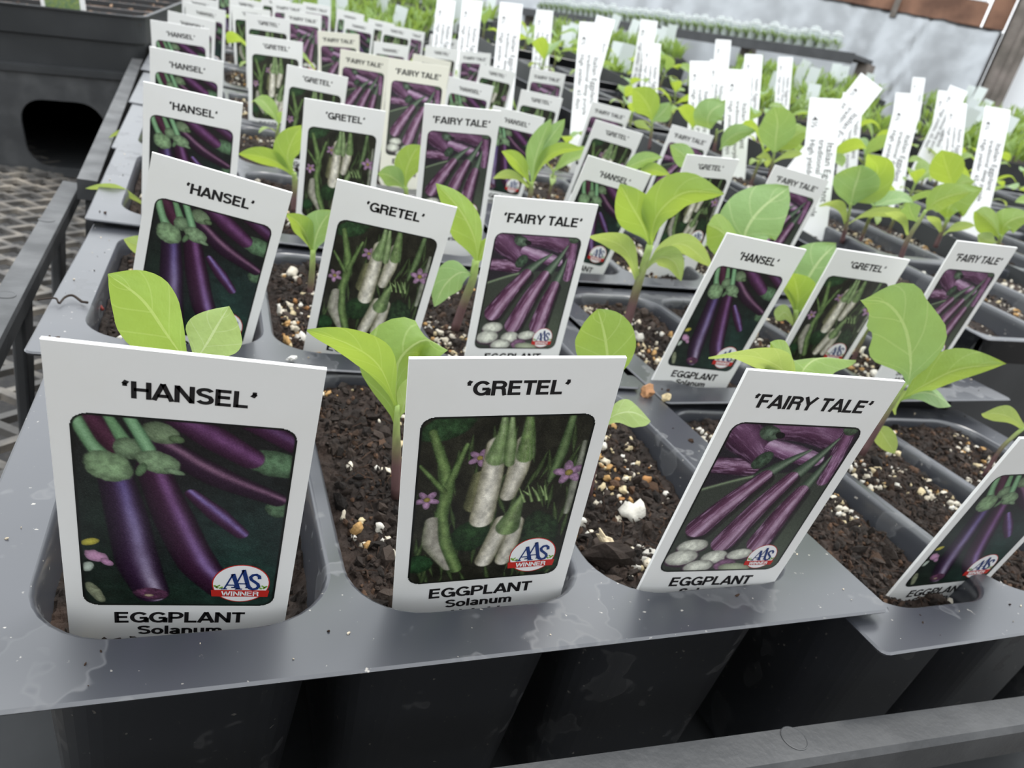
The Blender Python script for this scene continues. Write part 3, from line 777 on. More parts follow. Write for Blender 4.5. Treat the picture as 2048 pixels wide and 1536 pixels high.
def paint_striped():
    c = Canvas((58, 64, 56))
    inside = np.clip((PY_ - (12.4 - 3.9 * np.sin(np.clip(PX_ / 15, 0, 1) * 1.6))) * 3, 0, 1)
    c.mix(1 - inside, (40, 36, 44)); c.wash(19.5, 25, 5, 7, (92, 104, 82), .5)
    ln = np.exp(-((PY_ - (12.4 - 3.9 * np.sin(np.clip(PX_ / 15, 0, 1) * 1.6))) / .28) ** 2) * (PX_ < 11); c.mix(ln, (128, 148, 112))
    B, H, D = (88, 46, 76), (170, 132, 164), (42, 20, 40)
    c.tube([(-1, 7.6), (6.2, 7.9)], [1.5, 1.7], B, H, D, -.3, .35, .6, seed=1); c.tube([(-1, .2), (2.8, 2.6), (7.2, 6.1)], [2.6, 2.8, 1.7], (78, 40, 70), (124, 82, 118), D, -.3, .5, .35, seed=2)
    c.tube([(8.2, .6), (13, .6), (18.4, 2.4)], [2.2, 2.7, 2.3], (82, 42, 72), (128, 86, 122), D, -.2, .5, .3, seed=3); c.tube([(8.0, 4.0), (12, 5.2), (16.4, 6.2)], [1.3, 1.7, 1.4], (126, 74, 118), (206, 178, 206), D, -.3, .5, .6, seed=4)
    c.blob(6.4, 1.7, 1.8, 1.2, (84, 104, 84), .5, tex=.5, seed=6); c.blob(7.5, 6.6, 1.3, 1.8, (66, 88, 68), .6, tex=.5, seed=7); c.blob(8.2, 2.0, .8, .5, (26, 28, 28), .3)
    c.tube([(19.2, .8), (19.6, 5), (20.0, 10)], [1.2, 1.5, 1.2], B, (160, 110, 152), D, -.2, .45, .6, seed=5); c.blob(19.3, .6, 1.3, .9, (80, 100, 76), .2, tex=.4, seed=9)
    # stems, then the three fruits
    st = ((74, 94, 76), (128, 146, 122), (38, 50, 40))
    c.tube([(14.6, 4.4), (12, 6.6), (9.0, 9.6)], [.25, .8, 1.5], *st, -.2, .4, seed=8)
    c.tube([(18.2, 2.2), (16.6, 5.6), (14.2, 9.8)], [.25, .8, 1.5], *st, -.2, .4, seed=9)
    c.tube([(18.7, 5.4), (18.2, 8.4), (17.2, 12.6)], [.2, .7, 1.3], *st, -.2, .4, seed=10)
    for i, P in enumerate(([(9.4, 9.6), (6.0, 14.8), (3.2, 19.8)], [(14.0, 9.8), (11.4, 15.9), (8.9, 23.0)], [(17.2, 12.4), (16.2, 17.2), (15.3, 23.0)])):
        c.tube(np.array(P) + [.5, .7], [1.5, 2.0, 2.4], (36, 32, 34), (36, 32, 34), (46, 46, 44), 0, .5)
        c.tube(P, [1.3, 1.9, 2.3], (100, 52, 84), (196, 166, 192), (50, 22, 44), -.28, .34, .6, seed=12 + i)
    sl = (228, 230, 214)
    for cx, cy, rx, ry in ((3.7, 24.0, 2.7, 1.6), (2.9, 26.6, 2.9, 1.9), (8.6, 26.6, 2.4, 1.7), (6.6, 28.7, 2.7, 1.6), (13.0, 26.0, 2.4, 1.3)):
        c.blob(cx, cy + .25, rx, ry, (96, 60, 88), -.1, seed=int(cx)); c.blob(cx, cy, rx * .95, ry * .93, sl, -.1, wob=.05, seed=int(cx * 3), tex=.18)
    c.blob(11.6, 28.6, 2.2, 1.5, (150, 104, 140), .2, seed=9, tex=.5); c.blob(13.5, 29.2, 3.0, 1.1, (180, 190, 158), .1, seed=10)
    return c.done('striped_eggplant_photo')

# bold sans serif letters as ribbons; unit = cap height
def arc(cx, cy, rx, ry, a0, a1, n=10):
    t = np.radians(np.linspace(a0, a1, n)); return [(cx + rx * math.cos(q), cy + ry * math.sin(q)) for q in t]
h = .095
GL = {
 'H': (.76, [[(.12, 0), (.12, 1)], [(.64, 0), (.64, 1)], [(.12, .53), (.64, .53)]]),
 'A': (.76, [[(.06, 0), (.38, 1)], [(.38, 1), (.70, 0)], [(.18, .28), (.58, .28)]]),
 'N': (.78, [[(.12, 0), (.12, 1)], [(.66, 0), (.66, 1)], [(.13, .95), (.65, .05)]]),
 'S': (.70, [arc(.35, .735, .235, .172, 15, 180, 9) + [(.12, .70), (.17, .60), (.35, .53), (.53, .45), (.585, .33)] + arc(.35, .27, .235, .175, 0, -165, 9)]),
 'E': (.68, [[(.12, 0), (.12, 1)], [(.12, h), (.62, h)], [(.12, .53), (.57, .53)], [(.12, 1 - h), (.61, 1 - h)]]),
 'L': (.62, [[(.12, 0), (.12, 1)], [(.12, h), (.58, h)]]),
 'G': (.82, [arc(.41, .5, .315, .41, 38, 345, 20), [(.72, .02), (.72, .48)], [(.42, .45), (.74, .45)]]),
 'R': (.76, [[(.12, 0), (.12, 1)], [(.12, 1 - h), (.40, 1 - h)] + arc(.42, .715, .19, .19, 90, -90, 9) + [(.12, .525)], [(.46, .52), (.58, .42), (.62, .12), (.66, 0)]]),
 'T': (.64, [[(.32, 0), (.32, 1)], [(.02, 1 - h), (.62, 1 - h)]]),
 'F': (.63, [[(.12, 0), (.12, 1)], [(.12, 1 - h), (.59, 1 - h)], [(.12, .50), (.53, .50)]]),
 'I': (.30, [[(.15, 0), (.15, 1)]]),
 'Y': (.72, [[(.36, 0), (.36, .45)], [(.05, 1), (.36, .42)], [(.67, 1), (.36, .42)]]),
 'P': (.71, [[(.12, 0), (.12, 1)], [(.12, 1 - h), (.38, 1 - h)] + arc(.40, .685, .21, .22, 90, -90, 9) + [(.12, .465)]]),
 'W': (1.0, [[(.05, 1), (.27, 0)], [(.27, 0), (.5, 1)], [(.5, 1), (.73, 0)], [(.73, 0), (.95, 1)]]),
 'o': (.62, [arc(.31, .36, .22, .275, 0, 360, 18)]),
 'l': (.29, [[(.145, 0), (.145, 1)]]),
 'a': (.58, [arc(.27, .5, .17, .14, 165, 0, 7) + [(.44, .12), (.50, .02)], arc(.26, .2, .17, .14, 60, 330, 10) + [(.43, .22)], [(.43, .38), (.24, .33)]]),
 'n': (.62, [[(.13, 0), (.13, .72)], [(.13, .45)] + arc(.31, .45, .18, .18, 150, 0, 7) + [(.49, 0)]]),
 'u': (.62, [[(.49, 0), (.49, .72)], [(.13, .72), (.13, .26)] + arc(.31, .26, .18, .17, 180, 330, 7)]),
 'm': (.92, [[(.13, 0), (.13, .72)], [(.13, .45)] + arc(.295, .47, .165, .17, 150, 0, 7) + [(.46, 0)], [(.46, .45)] + arc(.625, .47, .165, .17, 150, 0, 7) + [(.79, 0)]]),
 'y': (.57, [[(.05, .72), (.30, .02)], [(.53, .72), (.28, .0), (.20, -.16), (.08, -.17)]]),
 'b': (.62, [[(.13, 0), (.13, 1)], arc(.33, .36, .19, .27, 0, 360, 16)]),
 'r': (.41, [[(.13, 0), (.13, .72)], [(.13, .42), (.22, .58), (.38, .62)]]),
 'i': (.29, [[(.145, 0), (.145, .72)], [(.145, .84), (.145, 1)]]),
 'd': (.62, [[(.49, 0), (.49, 1)], arc(.29, .36, .19, .27, 0, 360, 16)]),
 ' ': (.28, []),
 '\u2018': (.34, [[(.07, .78), (.23, .78)], [(.12, .80), (.23, 1.0)]]),
 '\u2019': (.34, [[(.10, .92), (.26, .92)], [(.21, .90), (.10, .70)]]),
}
def ribbon(P, w, V, Q, sy=1.0):
    P = np.asarray(P, float)
    if np.allclose(P[0], P[-1]) and len(P) > 3:
        T = np.roll(P[:-1], -1, 0) - np.roll(P[:-1], 1, 0); T = np.concatenate([T, T[:1]])
    else: T = np.gradient(P, axis=0)
    T /= np.linalg.norm(T, axis=1)[:, None] + 1e-9
    Nn = np.stack([-T[:, 1], T[:, 0]], 1)
    o = len(V)
    for p, n in zip(P, Nn):
        V.append(p + n * w); V.append(p - n * w)
    for i in range(len(P) - 1): Q.append([o + 2 * i, o + 2 * i + 1, o + 2 * i + 3, o + 2 * i + 2])
def text_geo(s, x0, x1, base, cap, wt=h, y=-.03):
    V, Q = [], []; x = 0
    for ch in s:
        wd, st = GL[ch]
        for P in st: ribbon(np.asarray(P) + [x, 0], wt, V, Q)
        x += wd
    V = np.array(V); lo, hi = V[:, 0].min(), V[:, 0].max()
    X = x0 + (V[:, 0] - lo) / (hi - lo) * (x1 - x0)
    return np.stack([X, np.full(len(X), y), -(base - V[:, 1] * cap)], 1), np.array(Q)
def text_mesh(name, items, mat):
    Vs, Qs, n = [], [], 0
    for it in items:
        V, Q = text_geo(*it); Vs.append(V); Qs.append(Q + n); n += len(V)
    return mesh_np(name, np.concatenate(Vs), np.concatenate(Qs), mat)

def seal_mesh(cx, cy, r):
    Vs, Fs, mi, n = [], [], [], 0
    def poly(P, y, m):
        nonlocal n
        P = np.asarray(P, float)
        V = np.stack([P[:, 0], np.full(len(P), y), -P[:, 1]], 1); c = V.mean(0)[None]
        Vs.append(np.concatenate([V, c])); k = len(P)
        for i in range(k): Fs.append([n + i, n + (i + 1) % k, n + k]); mi.append(m)
        n += k + 1
    t = np.linspace(0, 2 * np.pi, 40, endpoint=False)
    E = lambda s, f=1: np.stack([cx + s * r * np.cos(t), cy + s * r * 1.06 * np.sin(t)], 1)
    poly(E(1.0), -.05, 2); poly(E(.96), -.06, 0)
    poly([(cx - r * 1.02, cy + r * .36), (cx + r * 1.02, cy + r * .36), (cx + r * .98, cy + r * .74), (cx - r * .98, cy + r * .74)], -.08, 2)
    Q4 = []
    def letters(V, Q, m):
        nonlocal n
        Vs.append(V); 
        for q in Q: Fs.append([n + q[0], n + q[1], n + q[2]]); mi.append(m); Fs.append([n + q[0], n + q[2], n + q[3]]); mi.append(m)
        n += len(V)
    V, Q = text_geo('WINNER', cx - r * .66, cx + r * .66, cy + r * .69, r * .27, .085, -.11); letters(V, Q, 0)
    # interlaced serif A A S
    def strokes(lst, y, m):
        V, Q = [], []
        for P, w in lst: ribbon(P, w, V, Q)
        V = np.array(V); letters(np.stack([cx + V[:, 0] * r, np.full(len(V), y), -(cy + V[:, 1] * r)], 1), np.array(Q), m)
    def bigA(x, top, bot, k=1.0):
        return [([(x, top), (x - .27 * k, bot)], .030), ([(x - .01, top), (x + .22 * k, bot)], .075), ([(x - .18 * k, bot - .22), (x + .15 * k, bot - .22)], .03),
                ([(x - .38 * k, bot), (x - .17 * k, bot)], .03), ([(x + .10 * k, bot), (x + .35 * k, bot)], .03)]
    strokes(bigA(-.30, -.56, .29), -.10, 1); strokes(bigA(.05, -.80, .20, 1.0), -.11, 1)
    S_ = [(.62, -.30), (.60, -.46), (.50, -.55), (.38, -.52), (.30, -.40), (.34, -.26), (.46, -.14), (.58, -.02), (.62, .12), (.55, .25), (.42, .29), (.31, .24), (.27, .08)]
    strokes([(S_, .062)], -.12, 1)
    for sx in (-1, 1):
        strokes([([(sx * .86, .22), (sx * .72, .08)], .03), ([(sx * .78, .26), (sx * .92, .10)], .04), ([(sx * .74, .28), (sx * .62, .18)], .035)], -.09, 3)
    V = np.concatenate(Vs); F = np.array(Fs)
    return mesh_np('award_seal', V, F, mats=[M_SEALW, M_SEALB, M_SEALR, M_SEALG], midx=mi)

def card_mesh(name, w, L, tip, th, mat, bend=0.0):
    out = [(0, 0), (w, 0)]
    prof = np.linspace(0, L - tip, 12)[1:]
    left = [(0, y) for y in prof]; right = [(w, y) for y in prof]
    b = MB()
    rows = [((0, w), 0)] + [((0, w), y) for y in prof] + [((w * .32, w * .68), L - 1.5), ((w * .45, w * .55), L)]
    rings = []
    for (a, c), y in rows:
        k = bend * (y / L - .9) ** 2
        rings.append(np.array([(a, k, -y), (c, k, -y), (c, k + th, -y), (a, k + th, -y)]))
    b.loft(rings, cap0=True, cap1=True)
    return b.mesh(name, mat)
ME_CARD = card_mesh('card', 25, 64, 15, .5, M_CARD)
PHOTO = {'H': paint_purple(), 'G': paint_white(), 'F': paint_striped()}
TITLE = {'H': text_mesh('title_lettering', [('\u2018HANSEL\u2019', 6.45, 18.75, 5.82, 2.1)], M_INK),
         'G': text_mesh('title_lettering', [('\u2018GRETEL\u2019', 6.6, 18.85, 5.1, 2.1)], M_INK),
         'F': text_mesh('title_lettering', [('\u2018FAIRY TALE\u2019', 2.9, 22.0, 5.65, 2.2)], M_INK)}
FOOT = text_mesh('name_lettering', [('EGGPLANT', 5.0, 19.95, 41.4, 2.15), ('Solanum', 7.5, 17.35, 43.75, 1.75), ('Hybrid', 8.5, 15.8, 46.2, 1.75)], M_INK)
SEAL = {'H': seal_mesh(19.1, 33.55, 3.35), 'G': seal_mesh(19.05, 33.5, 3.35), 'F': seal_mesh(19.25, 34.75, 2.6)}

TAGS = {(0, 0): [("H", -12.4, 69.4, 35.6, .192, .001, -.108), ("G", 21.2, 68.5, 36.3, .178, -.14, -.112), ("F", 63.1, 64.6, 39.4, .173, -.044, -.093)],
 (1, 0): [("H", 120.4, 62.7, 31.7, .201, -.067, -.042)],
 (0, 1): [("H", -8.2, 148.8, 38.2, .197, .131, -.046), ("G", 24.9, 149.1, 38.6, .21, .043, -.112), ("F", 57.6, 146.7, 40.9, .12, -.073, -.008)],
 (1, 1): [("H", 113.2, 138.0, 42.7, .183, .032, -.014), ("G", 162.4, 151.3, 41.1, .213, -.048, -.135), ("F", 186.5, 136.2, 51.0, .147, -.046, .012)],
 (0, 2): [("H", -15.1, 229.0, 41.0, .166, .013, -.081), ("G", 27.9, 243.3, 43.6, .149, -.043, -.032), ("F", 63.1, 235.8, 49.8, .173, -.117, -.064)],
 (1, 2): [("H", 119.5, 227.6, 45.1, .201, .072, -.09), ("G", 164.6, 237.2, 51.4, .183, -.076, .063), ("F", 201.9, 232.5, 54.7, .158, .034, -.179)],
 (0, 3): [("H", -19.0, 315.0, 43.7, .174, -.018, -.07), ("G", 30.3, 335.2, 46.4, .123, -.004, 0.0), ("F", 66.9, 315.0, 58.4, .034, -.07, -.015)],
 (1, 3): [("H", 117.9, 324.9, 48.6, .159, .01, -.096), ("G", 167.2, 320.2, 52.5, .222, .044, -.154), ("F", 212.4, 325.9, 57.9, .126, .024, -.065)],
 (0, 4): [("H", -24.4, 405.4, 48.5, .149, -.07, -.067), ("G", 17.4, 398.5, 52.0, .098, -.081, -.01), ("F", 62.1, 410.6, 54.6, .129, -.058, -.095)],
 (1, 4): [("H", 119.7, 407.0, 53.7, .151, -.019, -.14), ("G", 163.4, 410.1, 55.5, .155, -.026, -.143), ("F", 206.5, 405.3, 58.1, .197, .002, -.165)],
 (0, 5): [("H", -21.1, 494.7, 51.2, .151, -.01, -.08), ("G", 19.6, 500.4, 59.4, .119, -.085, -.1), ("F", 60.7, 498.8, 59.1, .119, -.144, -.089)],
 (1, 5): [("H", 120.4, 497.2, 59.2, .136, -.022, -.114), ("G", 166.3, 498.7, 62.7, .137, -.004, -.091), ("F", 200.7, 495.0, 67.3, .134, -.079, -.139)],
 (0, 6): [("H", -14.5, 582.9, 56.1, .138, -.025, -.09), ("G", 13.9, 586.8, 60.5, .115, -.117, -.104), ("F", 48.3, 589.2, 65.9, .103, -.092, -.097)],
 (1, 6): [("H", 111.2, 584.3, 59.8, .127, -.092, -.097), ("G", 149.8, 584.4, 65.6, .118, -.089, -.078), ("F", 177.8, 588.5, 67.3, .109, -.144, -.057)],
 (0, 7): [("H", -19.2, 673.8, 59.6, .14, -.025, -.081), ("G", 14, 676, 66, .12, -.05, -.09), ("F", 45.5, 678.8, 70.2, .11, -.122, -.099)],
 (1, 7): [("H", 103.0, 679.0, 71.1, .111, -.026, -.074), ("G", 134.7, 678.0, 73.9, .113, -.026, -.073), ("F", 176.0, 676.3, 75.1, .12, -.028, -.09)],
 (0, 8): [("H", 5, 766, 72, .12, -.05, -.09), ("G", 42, 768, 73, .12, -.05, -.09), ("F", 78.2, 768.8, 75.8, .108, -.084, -.091)],
 (1, 8): [("H", 108.6, 766.0, 77.2, .121, -.029, -.099), ("G", 138, 766, 76, .12, -.03, -.1), ("F", 168.4, 766.4, 75.3, .121, -.036, -.094)]}
KDESC = {'H': 'picturing long dark purple eggplants', 'G': 'picturing slender white eggplants', 'F': 'picturing striped mauve eggplants'}
for (c, r), lst in TAGS.items():
    for k, x, y, z, *rv in lst:
        th = math.sqrt(sum(q * q for q in rv)) or 1e-9
        Rm = Matrix.Rotation(th, 3, Vector(rv) / th)
        t = thing('plant_tag', f'white plant tag {KDESC[k]}, {ORD[r]} row of the {COLN[c]} pack column', 'plant tag', W((x, y, z)), 'printed picture tags')
        t.rotation_euler = Rm.to_euler()
        cd = obj('card', ME_CARD, t)
        if (c, r, k) in ((0, 4, 'F'), (0, 5, 'F'), (1, 5, 'H'), (0, 3, 'F')):
            cd.material_slots[0].link = 'OBJECT'; cd.material_slots[0].material = M_CREAM
        obj('photo_print', PHOTO[k], t); obj('title_lettering', TITLE[k], t); obj('name_lettering', FOOT, t); obj('award_seal', SEAL[k], t)

# ------------------------------------------------------------------ raised packs on the right, with narrow white labels
def plane2(x, y): return 10 + .06 * y + .045 * (x - 247) + .00011 * max(0, y - 300) ** 2
RCOL = ['first', 'second', 'third', 'fourth', 'fifth']
raised = []
for c in range(5):
    for r in range(9):
        x = 247 + 137 * c; y = 66 + 88 * r
        z = plane2(x, y)
        cx, cy, cz = project([x + 66, y + 44, z])
        if cz < 60 or cx < 930 or cx > 2230 or cy < -30 or cy > 1100: continue
        if cz > 800: continue
        add_pack(('R', c, r), f'raised black seedling pack, {RCOL[c]} column right of the picture tags, {ORD[r]} from the front', x + random.uniform(-1, 1), y, z, .06, -.045, random.uniform(-.008, .008), fine=False, depth=6.0, thin=True, group='raised packs with white labels')
        raised.append((c, r))
rt = {}
for c in sorted({a for a, b in raised}):
    rows = [b for a, b in raised if a == c]
    y0, y1 = 66 + 88 * min(rows) + 4, 66 + 88 * max(rows) + 84
    x0, x1 = 247 + 137 * c + 3.5, 247 + 137 * c + 126
    t = thing('carrier_tray', f'tall black carrier tray under the {RCOL[c]} column of raised packs', 'tray', W((x0, y0, BENCH)), 'tall trays under the raised packs')
    h0, h1, h2, h3 = [plane2(a, b) - BENCH - 1.6 for a, b in ((x0, y0), (x1, y0), (x1, y1), (x0, y1))]
    w_, d_ = x1 - x0, y1 - y0
    def wall(a, b, ha, hb):
        a = np.array(a, float); b = np.array(b, float); n = np.array([b[1] - a[1], a[0] - b[0]]); n = n / np.linalg.norm(n) * 1.2
        q = MB(); V = []
        for zz in (0, 1):
            for p, hh in ((a, ha), (b, hb)):
                for s in (0, 1): V.append([*(p + n * s * -1), .3 if zz == 0 else hh])
        q.add(V, [[0, 1, 3, 2], [4, 6, 7, 5], [0, 4, 5, 1], [2, 3, 7, 6], [0, 2, 6, 4], [1, 5, 7, 3]])
        obj('side_wall', q.mesh('side_wall', M_CRATE), t)
    wall((0, 0), (w_, 0), h0, h1); wall((w_, 0), (w_, d_), h1, h2); wall((w_, d_), (0, d_), h2, h3); wall((0, d_), (0, 0), h3, h0)

# narrow labels: card bent backwards, three lines of type running down it
def font_mesh(name, body, size, mat, offset=0.0):
    cu = bpy.data.curves.new('t', 'FONT'); cu.body = body; cu.size = size; cu.offset = offset; cu.resolution_u = 2
    o = bpy.data.objects.new('t', cu); COL.objects.link(o)
    dg = bpy.context.evaluated_depsgraph_get()
    me = bpy.data.meshes.new_from_object(o.evaluated_get(dg))
    V = np.array([v.co[:] for v in me.vertices]); F = [list(p.vertices) for p in me.polygons]
    bpy.data.objects.remove(o); bpy.data.curves.remove(cu); bpy.data.meshes.remove(me)
    return V, F
LW, LL = 16.0, 112.0
def label_meshes(bend):
    card = card_mesh('card', LW, LL, 14, .35, M_CARD2, bend)
    Vs, Fs, n = [], [], 0
    for body, x, y0, cap in (('Italian Eggplant', 12.6, 21, 3.6), ('traditional deep purple', 8.2, 20, 3.0), ('High yielder, 65 days', 3.6, 20, 3.0), ('4\u00bd', 3.6, 9, 3.2)):
        V, F = font_mesh('x', body, cap * 1.35, None, .03)
        X = x - V[:, 1] * .0 + V[:, 1] ; 
        P = np.stack([X - cap * .45, np.zeros(len(V)), -(y0 + V[:, 0])], 1)
        P[:, 1] = bend * (-P[:, 2] / LL - .9) ** 2 - .06
        Vs.append(P); Fs += [[q + n for q in f] for f in F]; n += len(V)
    me = bpy.data.meshes.new('lettering'); me.from_pydata((np.concatenate(Vs) / 1000).tolist(), [], Fs); me.materials.append(M_INK)
    return card, me
LABELS = [label_meshes(b) for b in (3.0, 9.0, -4.0)]
# (top left px, top right px) as read along the label's top edge, lower centre px, bend
WT = [((1624, 192), (1689, 196), (1638, 351), 0, 'broad white label standing behind the striped eggplant tag of the third row'),
      ((1689, 183), (1730, 184), (1690, 290), 0, 'white label half hidden behind the broad white label'),
      ((1732, 138), (1775, 171), (1700, 290), 1, 'white label leaning steeply to the right below the foil sheet'),
      ((1795, 183), (1838, 186), (1780, 358), 0, 'white label partly covered by the long white label beside it'),
      ((1806, 188), (1857, 200), (1815, 447), 1, 'long white label curving to the right, nearest of the overlapped pair'),
      ((1880, 179), (1915, 183), (1890, 300), 0, 'narrow white label left of the curved label near the timber post'),
      ((1906, 200), (1945, 203), (1930, 366), 1, 'curved white label below the foot of the timber post'),
      ((1986, 206), (2038, 215), (1990, 468), 1, 'white label at the far right edge of the trays'),
      ((1828, 153), (1853, 155), (1840, 260), 0, 'short white label peeking out above the overlapped pair'),
      ((1904, 168), (1939, 182), (1915, 260), 0, 'tilted white label behind the curved one near the post'),
      ((1385, 116), (1430, 117), (1385, 254), 1, 'white label left of a touching pair in the middle of the raised packs'),
      ((1422, 117), (1459, 120), (1430, 250), 0, 'white label right of a touching pair in the middle of the raised packs'),
      ((1461, 132), (1511, 134), (1488, 280), 1, 'white label with a curved right edge in the middle of the raised packs'),
      ((1495, 103), (1531, 105), (1510, 215), 1, 'white label just behind the one with a curved right edge'),
      ((1558, 112), (1588, 113), (1571, 225), 0, 'slim white label standing alone in front of the fine seedlings'),
      ((1433, 77), (1464, 79), (1445, 150), 0, 'small white label among fine seedlings below the clear cups'),
      ((1000, 1), (1046, 6), (1020, 150), 0, 'tall white label above the striped eggplant tags at top centre'),
      ((1073, 17), (1107, 20), (1090, 117), 0, 'slim white label right of the tall top centre label'),
      ((1160, 40), (1210, 44), (1175, 210), 0, 'white label left of an overlapping pair at top centre'),
      ((1195, 24), (1232, 34), (1210, 150), 1, 'white label at the back of an overlapping pair at top centre'),
      ((1281, 40), (1315, 45), (1290, 120), 2, 'white label leaning back below the first clear cups'),
      ((1290, 81), (1325, 83), (1305, 185), 1, 'white label in front of the one leaning back'),
      ((874, -5), (911, 0), (890, 80), 0, 'leftmost of the white labels, cut by the top of the picture'),
      ((925, -5), (965, 0), (944, 96), 0, 'second white label from the left at the top of the picture')]
for a, b, bt, bi, lab in WT:
    a, b, bt = np.array(a, float), np.array(b, float), np.array(bt, float)
    dep = FPX * LW / np.linalg.norm(b - a)
    TL = CAMP + ray(*a) * dep
    TR = CAMP + ray(*b) * dep
    BT = CAMP + ray(*bt) * (dep * 1.0)
    ex = TR - TL; ex /= np.linalg.norm(ex)
    dn = BT - (TL + TR) / 2; dn /= np.linalg.norm(dn)
    dn = dn + np.array([0, .12, -.25]); dn -= ex * (dn @ ex); dn /= np.linalg.norm(dn)
    ez = -dn; ey = np.cross(ez, ex)
    Mx = Matrix((Vector((ex[0], ey[0], ez[0])), Vector((ex[1], ey[1], ez[1])), Vector((ex[2], ey[2], ez[2]))))
    t = thing('plant_label', lab, 'plant label', W(TL), 'narrow white plant labels')
    t.rotation_euler = Mx.to_euler()
    cm, tm = LABELS[bi]
    obj('card', cm, t); obj('lettering', tm, t)

# ------------------------------------------------------------------ seedlings
PROF = {'ovate': [(0, .07), (.12, .12), (.24, .55), (.42, 1), (.6, .97), (.8, .62), (.93, .27), (1, .02)],
        'round': [(0, .10), (.08, .25), (.2, .70), (.42, 1), (.66, .97), (.85, .66), (.95, .33), (1, .04)],
        'strap': [(0, .22), (.2, .38), (.45, .85), (.65, 1), (.85, .75), (.96, .3), (1, .04)],
        'lobed': [(0, .07), (.1, .14), (.2, .5), (.32, .96), (.40, 1.0), (.5, .84), (.58, .76), (.66, .80), (.72, .74), (.84, .40), (.94, .16), (1, .02)]}
def leaf_mesh(P, width, right, fold=.18, shape='ovate', wav=.03, mat=None, curl=0.0, nu=18, nv=9, org=None):
    """P: midrib points (mm), right: across vector at the base"""
    C = spline(P, nu); T = np.gradient(C, axis=0); T /= np.linalg.norm(T, axis=1)[:, None]
    t = np.linspace(0, 1, nu)
    pr = np.array(PROF[shape]); wv = np.interp(t, pr[:, 0], pr[:, 1])
    wv = np.convolve(np.pad(wv, 1, 'edge'), [.25, .5, .25], 'valid') if shape != 'lobed' else wv
    wv[-1] = .02
    V, UV = [], []
    ph = random.uniform(0, 6)
    for i in range(nu):
        r = right - T[i] * (right @ T[i]); r /= np.linalg.norm(r)
        n = np.cross(r, T[i])
        for j in range(nv):
            s = -1 + 2 * j / (nv - 1)
            hw = width / 2 * wv[i]
            up = abs(s) * hw * fold - curl * hw * s * s + wav * width * math.sin(t[i] * 9 + ph + s * 1.7) * s * s
            V.append(C[i] + r * s * hw * math.sqrt(max(.1, 1 - fold * fold * .5)) + n * up)
            UV.append((.5 + s / 2, t[i]))
    V = np.array(V)
    idx = np.arange(nu * nv).reshape(nu, nv)
    Q = np.stack([idx[:-1, :-1], idx[1:, :-1], idx[1:, 1:], idx[:-1, 1:]], -1).reshape(-1, 4)
    if org is not None: V = V - org
    return mesh_np('leaf', V, Q, mat or M_LEAF, smooth=True, uv=UV)
def stem_mesh(P, r0, r1, org):
    C = spline(P, 14); b = MB(); b.tube(C - org, np.linspace(r0, r1, 14), 8)
    t = np.repeat(np.linspace(0, 1, 14), 8); t = np.concatenate([t, [0, 1]])[:, None]
    k = np.clip(t * 1.5 - .35, 0, 1)
    col = np.array([.11, .06, .06]) * (1 - k) + np.array([.26, .36, .10]) * k
    return b.mesh('stem', M_STEM, smooth=True, cols=col * rng.uniform(.85, 1.15, (len(col), 1)))
def rot_about(v, k, a):
    k = k / np.linalg.norm(k); return v * math.cos(a) + np.cross(k, v) * math.sin(a) + k * (k @ v) * (1 - math.cos(a))
def depth_of(P): return float((np.asarray(P) - CAMP) @ RW[:, 2])
class Seedling:
    def __init__(s, label, base, group='eggplant seedlings in the picture tag packs'):
        s.base = np.array(base, float)
        s.t = thing('eggplant_seedling', label, 'seedling', W(s.base), group)
    def stem(s, P, r0=1.0, r1=.45):
        P = [s.base - np.array([0, 0, 4])] + [np.array(p, float) for p in P]
        obj('stem', stem_mesh(P, r0, r1, s.base), s.t); s.top = P[-1]; return s
    def leaf(s, P, w, roll=0, fold=.18, shape='ovate', mat=None, curl=0.0, wav=.03, coty=False):
        P = [np.array(p, float) for p in P]
        ax = P[-1] - P[0]; mid = P[len(P) // 2]
        view = mid - CAMP; view /= np.linalg.norm(view)
        right = np.cross(ax, view); right /= np.linalg.norm(right)
        right = rot_about(right, ax, math.radians(roll))
        obj('seed_leaf' if coty else 'leaf', leaf_mesh(P, w, right, fold, shape, wav, mat or (M_COTY if coty else M_LEAF), curl, org=s.base), s.t); return s
def px3(pts, Y, dy=0.0):
    n = len(pts); return [at(p[0], p[1], (p[2] if len(p) > 2 else Y + dy * i / max(1, n - 1))) for i, p in enumerate(pts)]
def hero(label, key, base, stem, leaves, Y, r=(1.0, .42)):
    """base, stem and leaf midribs read off the photograph, set at the plant's own distance Y; leaves: (points, width in px, dict)"""
    B = at(*base, Y) if base is not None else None
    s = Seedling(label, B)
    s.stem(px3(stem, Y), *r)
    for pts, wpx, kw in leaves:
        kw = dict(kw); dy = kw.pop('dy', 0)
        P = px3(pts, Y, dy)
        s.leaf(P, wpx * depth_of(P[len(P) // 2]) / FPX, **kw)
    return s
hero('seedling with two broad leaves rising behind the front dark purple eggplant tag', (0, 0), (395, 1010), [(392, 900), (385, 800), (380, 730)],
     [([(381, 735), (335, 670), (285, 600), (216, 549)], 150, dict(fold=.25, roll=18, dy=-6)), ([(382, 735), (412, 690), (435, 650), (458, 612)], 118, dict(fold=.2, roll=-20, mat=M_COTY, dy=4)),
      ([(380, 760), (350, 790), (300, 800)], 40, dict(shape='strap', coty=True))], 97)
